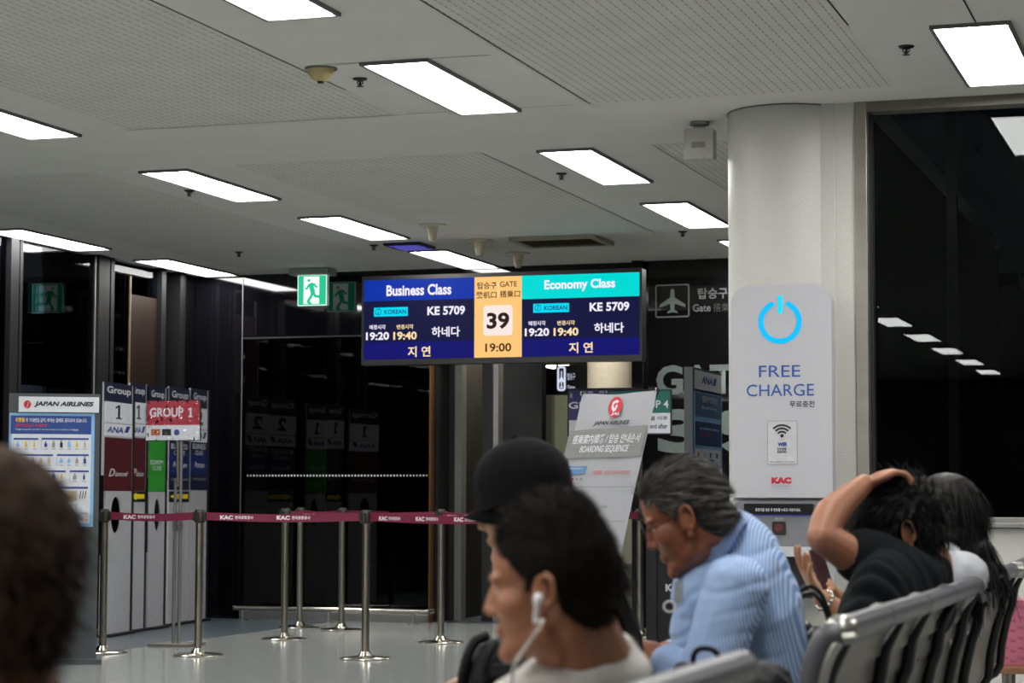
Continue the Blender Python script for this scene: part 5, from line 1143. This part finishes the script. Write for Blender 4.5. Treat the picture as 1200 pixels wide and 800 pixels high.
# collar: standing band and folded leaf round the neck
nk = at(830, 628, D=4.76); ax = (at(768, 576, D=4.76)-nk).normalized(); fwn = (fw-ax*fw.dot(ax)).normalized(); lf = ax.cross(fwn)
bm = bmesh.new(); rws = []
for j, (rr, hh) in enumerate(((.080, -.045), (.076, .0), (.074, .022), (.078, .026), (.084, .010), (.094, -.034))):
    row = []
    for i in range(25):
        a = R(-170+340*i/24)+math.pi; ee = abs(i-12)/12; dd = -.035*ee**2 + (-.02*ee**6 if j == 5 else 0); row.append(bm.verts.new(nk+fwn*(math.cos(a)*rr*1.02)*-1*-1+lf*math.sin(a)*rr*.98+ax*(hh+dd)+fwn*.005))
    rws.append(row)
for j in range(5):
    for i in range(24): bm.faces.new((rws[j][i], rws[j][i+1], rws[j+1][i+1], rws[j+1][i]))
bmesh.ops.solidify(bm, geom=bm.faces[:], thickness=.0025); obj('collar', bm, ms, P3, True)
pants_legs(P3, Hp+Vector((0, 0, -.02)), (-1.68, Hp.y-.13, .5), (-1.68, Hp.y+.13, .5), (-1.7, Hp.y-.12, .08), (-1.7, Hp.y+.12, .08), mat('dark grey trousers', '2a2b30', .8))
HG = mat('grey streaked hair', '35322f', .5, spec=.25, noise_=.7, nscale=38, bump=.3, bscale=200)
LO = [(-.12, -.06), (-.07, -.052), (-.05, -.03), (-.03, .0), (-.015, .022), (.015, .03), (.03, .05), (.05, .072), (.075, .08), (.12, .11)]
o, co, kp = hair_cap(h, P3, LO, HG, .005, nape=-.07, rough=.004)
rg = np.random.RandomState(11); ok = np.where(kp['out'] < .45)[0]; ix = rg.choice(ok, 5200); nn = kp['n'][ix]; bk = np.array(h.R @ Vector((-1, 0, -.25))); dr = bk-nn*(nn@bk)[:, None]+nn*.10
hm = [mat('grey hair strand', '5c5853', .5), mat('dark hair strand', '151210', .5), mat('silver hair strand', '7d7974', .5)]
for k, (a, z_) in enumerate(((0, 1500), (1500, 4200), (4200, 5200))): ribbons('hair_strands', co[ix[a:z_]], dr[a:z_], .034, hm[k], P3, width=.0009, seg=4, jit=.12, rng=rg, grav=.03)
gt = thing('eyeglasses', h.w(.09, 0, 0), 'thin dark eyeglasses worn by the older person', 'eyeglasses')
for y in (-1, 1):
    tube('temple', crom([h.w(.1, y*.062, .002), h.w(.05, y*.075, .004), h.w(-.005, y*.083, .008), h.w(-.02, y*.082, -.012)], 4), .0016, mat('dark metal frame', '1c1c20', .3, metal=.6), gt, 6)
    tube('rim', [h.w(.103+.002*math.cos(a), y*.033+.024*math.cos(a), -.002+.017*math.sin(a)) for a in [k*math.pi/8 for k in range(17)]], .0013, mat('dark metal frame', '1c1c20', .3, metal=.6), gt, 6)
c = at(789, 706, D=4.56); t = thing('key_ring', c, 'white ring and clear tag hanging at the older person\'s chest pocket', 'tag')
f_ = Frame(c, (1, .3, 0)); bm = bmesh.new(); add_tube(bm, [f_.pt(-.008+.012*math.cos(a), -.008+.011*math.sin(a)) for a in [k*math.pi/8 for k in range(17)]], .0024, 6); obj('ring', bm, mat('white plastic', 'd5d5d8', .3), t, True)
prism('clear_tag', f_, rpoly(.002, .0, .02, .045, .003), 0, .002, mat('pale plastic tag', 'aab2bc', .2), t)

# ---- person with a hand on the head
h = Head(at(1058, 620, D=5.25), 194, 22, 1.0, .95); P4 = person(h.p, 'person in a black T-shirt resting a raised arm on their black hair')
N4 = at(1088, 662, D=5.3); Hp = Vector((-.86, 5.03, .54)); sL, sR = at(1062, 676, D=5.12), at(1078, 664, D=5.47); eL = at(964, 630, D=5.04); wL = at(1012, 567, D=5.17); eR, wR = at(1015, 760, D=5.52), at(975, 745, D=5.47)
b = Blob(); h.add(b, N4); b.ell(N4+Vector((-.03, 0, -.1)), (.08, .14, .08)); b.cap(N4+Vector((0, 0, -.05)), sL, .055, .052); b.cap(N4+Vector((0, 0, -.05)), sR, .06, .055)
b.chain([sL, sL+(eL-sL)*.5+Vector((0, 0, -.012)), eL], [.05, .05, .038], 4); b.chain([eL, eL+(wL-eL)*.35+Vector((-.012, 0, .012)), wL], [.038, .041, .025], 4); b.cap(sR, eR, .045, .038); b.cap(eR, wR, .036, .025)
hand(b, wL, at(1046, 553, D=5.2)-wL, Vector((.25, .1, -1)), 1, 24, .95, curls=[26, 28, 30, 34]); hand(b, wR, (-1, 0, 0), (0, 0, -1), -1, 25)
b.build('body', SK, P4, .0038, 5); eyes(h, P4)
mT = mat('black teal T-shirt', '080d11', .9, spec=.15, noise_=.12, bump=.08)
b = Blob(); torso(b, [Hp, Hp+Vector((.025, -.01, .10)), Hp+Vector((.08, -.02, .22)), N4+Vector((-.01, 0, -.035))], [(.09, .17), (.085, .175), (.09, .18), (.075, .1)], (-1, -.1, 0))
b.ell(N4+Vector((-.04, 0, -.1)), (.105, .18, .11)); b.cap(N4+Vector((0, 0, -.06)), sL, .065, .078); b.cap(sL, sL+(eL-sL)*.5, .078, .07); b.cap(N4+Vector((0, 0, -.06)), sR, .065, .07); b.cap(sR, sR+(eR-sR)*.6, .07, .062)
b.build('shirt', mT, P4, .0065, 14, wr(.007, 9, seed=21)); pants_legs(P4, Hp, (-1.38, Hp.y-.13, .5), (-1.38, Hp.y+.13, .5), (-1.45, Hp.y-.12, .08), (-1.45, Hp.y+.12, .08), mbk)
o, co, kp = hair_cap(h, P4, [(-.12, -.05), (-.07, -.03), (-.045, -.01), (-.03, .02), (-.02, .035), (.0, .05), (.02, .075), (.04, .1), (.1, .14)], HB, .018, nape=-.075, rough=.012, seed=3)
rg = np.random.RandomState(13); ok = np.where(kp['out'] < .4)[0]; ix = rg.choice(ok, 4200); nn = kp['n'][ix]; dr = nn*.55+np.array([-.35, -.1, -.35]); ribbons('hair_strands', co[ix]-nn*.004, dr, .042, HB, P4, width=.0013, seg=4, jit=.35, rng=rg, grav=.12, curl=.1)

# ---- long haired woman, white top
def long_hair(h, par, m, drop, n=2600, seed=1, wid=.075):
    o, co, kp = hair_cap(h, par, [(-.12, .0), (-.05, .02), (0, .05), (.05, .085), (.1, .12)], m, .014, nape=-.2, ear=False, extra=lambda b: [h.ell(b, (-.04-.01*k, 0, -.05-.05*k), (.062, wid-.004*k, .06)) for k in range(int(drop/.05))])
    rg = np.random.RandomState(seed); ok = np.where(kp['out'] < .5)[0]; ix = rg.choice(ok, n); nn = kp['n'][ix]; dn = np.array([.05, 0, -1.]); dr = dn-nn*(nn@dn)[:, None]*.9+nn*.03
    ribbons('hair_strands', co[ix], dr, .11, m, par, width=.0011, seg=5, jit=.06, rng=rg, grav=.15)
h = Head(at(1108, 612, D=5.83), 178, 14, 1.0, .95); P5 = person(h.p, 'person with long straight black hair and a white top, seen from behind beside the window')
N5 = at(1135, 655, D=5.87); Hp = Vector((-.88, 5.62, .54)); b = Blob(); h.add(b, N5); b.ell(N5+Vector((-.05, 0, -.1)), (.06, .12, .07)); sL, sR = at(1128, 672, D=5.71), at(1142, 664, D=6.05); eL, eR = sL+Vector((-.14, 0, -.22)), sR+Vector((-.14, 0, -.22)); wL, wR = sL+Vector((-.34, .04, -.24)), sR+Vector((-.34, -.04, -.24))
for s_, e_, w_, sg in ((sL, eL, wL, 1), (sR, eR, wR, -1)): b.cap(N5+Vector((0, 0, -.05)), s_, .05, .045); b.cap(s_, e_, .038, .032); b.cap(e_, w_, .032, .022); hand(b, w_, (-1, 0, 0), (0, 0, -1), sg, 25, .9)
b.build('body', SK3, P5, .005, 5); eyes(h, P5); long_hair(h, P5, HB, .2, 3400, 3)
b = Blob(); torso(b, [Hp, Hp+Vector((.02, 0, .12)), Hp+Vector((.07, 0, .24)), N5+Vector((-.02, 0, -.04))], [(.1, .15), (.1, .15), (.1, .155), (.07, .1)], (-1, 0, 0))
for s_, e_ in ((sL, eL), (sR, eR)): b.cap(N5+Vector((.02, 0, -.06)), s_, .06, .062); b.cap(s_, e_, .06, .045)
b.build('blouse', mat('white blouse', 'c4c6cc', .75, noise_=.02), P5, .008, 4, wr(.006, 15, seed=31)); pants_legs(P5, Hp, (-1.36, Hp.y-.1, .49), (-1.36, Hp.y+.1, .49), (-1.42, Hp.y-.1, .08), (-1.42, Hp.y+.1, .08), mbk, hw=.15)
t = thing('shoulder_strap', at(1150, 640, D=5.8), 'thin black bag strap over the white shoulder of the long haired person', 'strap'); tube('strap', crom([at(1140, 618, D=5.87), at(1150, 628, D=5.79), at(1160, 645, D=5.75), at(1166, 662, D=5.75), at(1168, 690, D=5.77)], 5), .006, mbk, t)

# ---- person behind, hands with a phone in front of the black T-shirt
h = Head(at(1028, 622, D=6.4), 186, 26, .98, .95); P6 = person(h.p, 'person with black hair bending forward with raised hands, bracelets and a phone')
N6 = at(1062, 652, D=6.46); Hp = Vector((-.9, 6.2, .54)); b = Blob(); h.add(b, N6); b.ell(N6+Vector((-.04, 0, -.1)), (.06, .12, .07)); sL, sR = at(1056, 668, D=6.3), at(1064, 664, D=6.65); eL, eR = at(1000, 728, D=5.9), at(1006, 726, D=6.35); wL, wR = at(962, 700, D=5.85), at(979, 697, D=6.25)
for s_ in (sL, sR): b.cap(N6+Vector((0, 0, -.05)), s_, .05, .045)
b.cap(sL, eL, .04, .036); b.cap(sR, eR, .04, .036); b.cap(eL, wL, .036, .023); b.cap(eR, wR, .036, .023)
hand(b, wL, at(938, 662, D=5.8)-wL, Vector((.8, .5, .1)), 1, 10, 1.0, spread=7); hand(b, wR, at(966, 672, D=6.15)-wR, Vector((-.5, -.8, .1)), -1, 40, .9)
b.build('body', SK3, P6, .004, 4); eyes(h, P6); long_hair(h, P6, HB, .12, 1500, 5)
b = Blob(); torso(b, [Hp, at(1072, 715, D=6.5), at(1066, 680, D=6.48), at(1064, 660, D=6.46)], [(.1, .15), (.1, .15), (.1, .16), (.07, .1)], (-1, 0, 0))
for s_, e_ in ((sL, eL), (sR, eR)): b.cap(N6+Vector((.02, 0, -.06)), s_, .06, .06); b.cap(s_, s_+(e_-s_)*.4, .058, .052)
b.build('blouse', mat('grey blouse', '55575c', .8), P6, .008, 4); pants_legs(P6, Hp, (-1.4, Hp.y-.1, .5), (-1.4, Hp.y+.1, .5), (-1.45, Hp.y-.1, .08), (-1.45, Hp.y+.1, .08), mat('pale trousers', 'b5b3ae', .8), hw=.15)
def bracelet(c, ax, r, rr, lb, m, n=14):
    ax = Vector(ax).normalized(); u = ax.cross(Vector((0, 0, 1))).normalized(); v = ax.cross(u); t = thing('bracelet', c, lb, 'bracelet', None)
    for k in range(n):
        a = 2*math.pi*k/n; bm = bmesh.new(); bmesh.ops.create_icosphere(bm, subdivisions=1, radius=rr, matrix=Matrix.Translation(c+u*math.cos(a)*r+v*math.sin(a)*r)); obj('bead', bm, m, t, True)
bracelet(wL+(eL-wL)*.12, eL-wL, .027, .007, 'thin silver bracelet on the wrist of the open raised hand', M['chrome']); bracelet(eR+(wR-eR)*.18, eR-wR, .037, .009, 'thick beaded silver bracelet on the forearm beside the black T-shirt', M['steel'], 16)
pc_ = at(966, 678, D=6.18); t = thing('phone', pc_, 'dark phone held in the farther raised hand', 'phone'); Fp = Frame(pc_, (.3, 1, .1), (-.3, 0, 1)); prism('phone_body', Fp, rpoly(-.034, -.03, .034, .09, .008), -.004, .004, mat('dark phone case', '3a2026', .3), t)

# ---- blurred head at the lower left
h = Head(at(-52, 688, D=1.98), 184, 6, 1.0, 1.0); P8 = person(h.p, 'person with dark brown hair out of focus in the lower left corner, nearest the camera')
N8 = at(5, 850, D=2.0); b = Blob(); h.add(b, N8); hip8 = Vector((-1.15, N8.y, .5)); b.ell(N8+Vector((0, 0, -.1)), (.1, .15, .1)); sL, sR = N8+Vector((0, -.18, -.06)), N8+Vector((0, .18, -.06)); eL, eR = Vector((-1.2, N8.y-.22, .52)), Vector((-1.2, N8.y+.22, .52)); wL, wR = Vector((-1.45, N8.y-.1, .58)), Vector((-1.45, N8.y+.1, .58))
for s_, e_, w_, sg in ((sL, eL, wL, 1), (sR, eR, wR, -1)): b.cap(N8+Vector((0, 0, -.05)), s_, .055, .05); b.cap(s_, e_, .045, .037); b.cap(e_, w_, .037, .026); hand(b, w_, (-1, -.2*sg, 0), (0, 0, -1), sg, 25)
b.build('body', SK, P8, .005, 4); eyes(h, P8)
mbr = mat('dark brown hair', '3a2c23', .8, spec=.15, noise_=.3, nscale=50)
o, co, kp = hair_cap(h, P8, LINE_M, mbr, .016, nape=-.09, rough=.006)
rg = np.random.RandomState(15); ok = np.where(kp['out'] < .4)[0]; ix = rg.choice(ok, 2500); nn = kp['n'][ix]; ribbons('hair_strands', co[ix]-nn*.003, nn*.4+np.array([.1, 0, -.7]), .03, mbr, P8, width=.001, seg=3, jit=.3, rng=rg)
b = Blob(); torso(b, [hip8, (-1.06, N8.y, .65), (-1.0, N8.y, .75), N8+Vector((0, 0, -.03))], [(.12, .18), (.12, .18), (.12, .19), (.07, .1)], (-1, 0, 0))
for s_, e_ in ((sL, eL), (sR, eR)): b.cap(N8+Vector((0, 0, -.06)), s_, .06, .065); b.cap(s_, e_, .065, .05)
b.build('shirt', mbk, P8, .01, 4); pants_legs(P8, hip8, (-1.62, N8.y-.12, .5), (-1.62, N8.y+.12, .5), (-1.7, N8.y-.1, .08), (-1.7, N8.y+.1, .08), mbk)

# ------------------------------------------------------------------ bags and the side table
c = at(856, 815, D=3.75); c.z = .62; t = thing('travel_bag', (c.x, c.y, .43), 'crumpled black bag lying on the seat behind the older person', 'bag')
b = Blob(); m3 = basis(178, 0); soft_box(b, c, (.09, .12, .13), m3); b.ell(c+Vector((.03, -.02, .09)), (.09, .08, .06)); b.ell(c+Vector((-.06, .04, .07)), (.06, .07, .05)); b.build('bag_body', nyl, t, .007, 3, wr(.012, 12, seed=41))
bm = bmesh.new(); add_tube(bm, crom([at(846, 772, D=3.68), at(835, 761, D=3.66), at(820, 760, D=3.65), at(813, 768, D=3.65), at(812, 780, D=3.66), at(808, 788, D=3.68)], 5), .005, 8); obj('strap_loop', bm, nyl, t, True)
tube('strap_loop', crom([at(812, 782, D=3.66), at(798, 780, D=3.66), at(791, 790, D=3.66), at(795, 805, D=3.68)], 5), .007, nyl, t)
c = at(951, 790, D=4.95); zb_ = .435; t = thing('handbag', (c.x, c.y, zb_), 'black handbag with two curved handles between the blue shirt and the bench', 'handbag')
tp = at(951, 742, D=4.95).z; b = Blob(); soft_box(b, (c.x, c.y, (zb_+tp)/2+.005), (.05, .13, (tp-zb_)/2), basis(180, 0)); b.build('bag_body', mat('black leather', '0f0f12', .35, noise_=.1, bump=.1), t, .008, 3)
for dy, dd in ((0, 4.9), (8, 4.84)):
    tube('handle', crom([at(932, 742+dy, D=dd), at(935, 700+dy, D=dd), at(945, 687+dy, D=dd), at(959, 692+dy, D=dd), at(970, 715+dy, D=dd), at(976, 745+dy, D=dd)], 6), .0055, mat('black leather', '0f0f12', .35), t)
tt = at(1182, 778, D=8.2); t = thing('side_table', (tt.x+.12, tt.y, 0), 'small wooden side table behind the far bench at the right edge', 'table')
bm = bmesh.new(); add_box(bm, (tt.x-.06, tt.y-.16, tt.z-.024), (tt.x+.42, tt.y+.16, tt.z), .003); obj('table_top', bm, mat('brown wood', '7a5238', .4, noise_=.2, nscale=8, stretch=(1, 8, 1)), t)
for x in (tt.x+.0, tt.x+.38):
    for y in (tt.y-.12, tt.y+.12): tube('leg', [(x, y, 0), (x, y, tt.z-.02)], .014, M['steel'], t, 10)
l0, r0 = at(1158, 760, D=8.1), at(1197.5, 760, D=8.1); zt2 = at(1180, 703, D=8.15).z; mp2 = mat('pink paper bag', 'b5627a', .5, noise_=.04)
t = thing('pink_bag', (tt.x+.02, tt.y, tt.z), 'pink shopping bag with small printed writing standing on the wooden table', 'shopping bag')
bxm = (l0.x+r0.x)/2; box('bag_body', (tt.x-.055, tt.y-.05, tt.z), (tt.x+.065, tt.y+.10, zt2), mp2, t, .003)
PF = Frame((tt.x-.055, tt.y-.05, tt.z), (1, 0, 0)); mpk = mat('dark pink print', '6e2f45', .5)
for i in range(4):
    for j in range(6): text('Thanks', PF, ('uv', .008+i*.029, .01+j*.038+(i % 2)*.012, .03+i*.029, .018+j*.038+(i % 2)*.012+.003), mpk, t, h=.002, shear=.3)
bl = at(1199, 745, D=7.9); t = thing('blue_bag', (tt.x+.14, tt.y-.06, tt.z), 'navy blue bag at the right edge of the photo beside the pink bag', 'bag'); box('bag_body', (tt.x+.085, tt.y-.09, tt.z), (tt.x+.2, tt.y+.08, at(1199, 708, D=8.1).z), mat('navy blue fabric', '1c2a60', .6), t, .01)

bpy.data.scenes.remove(SC2)
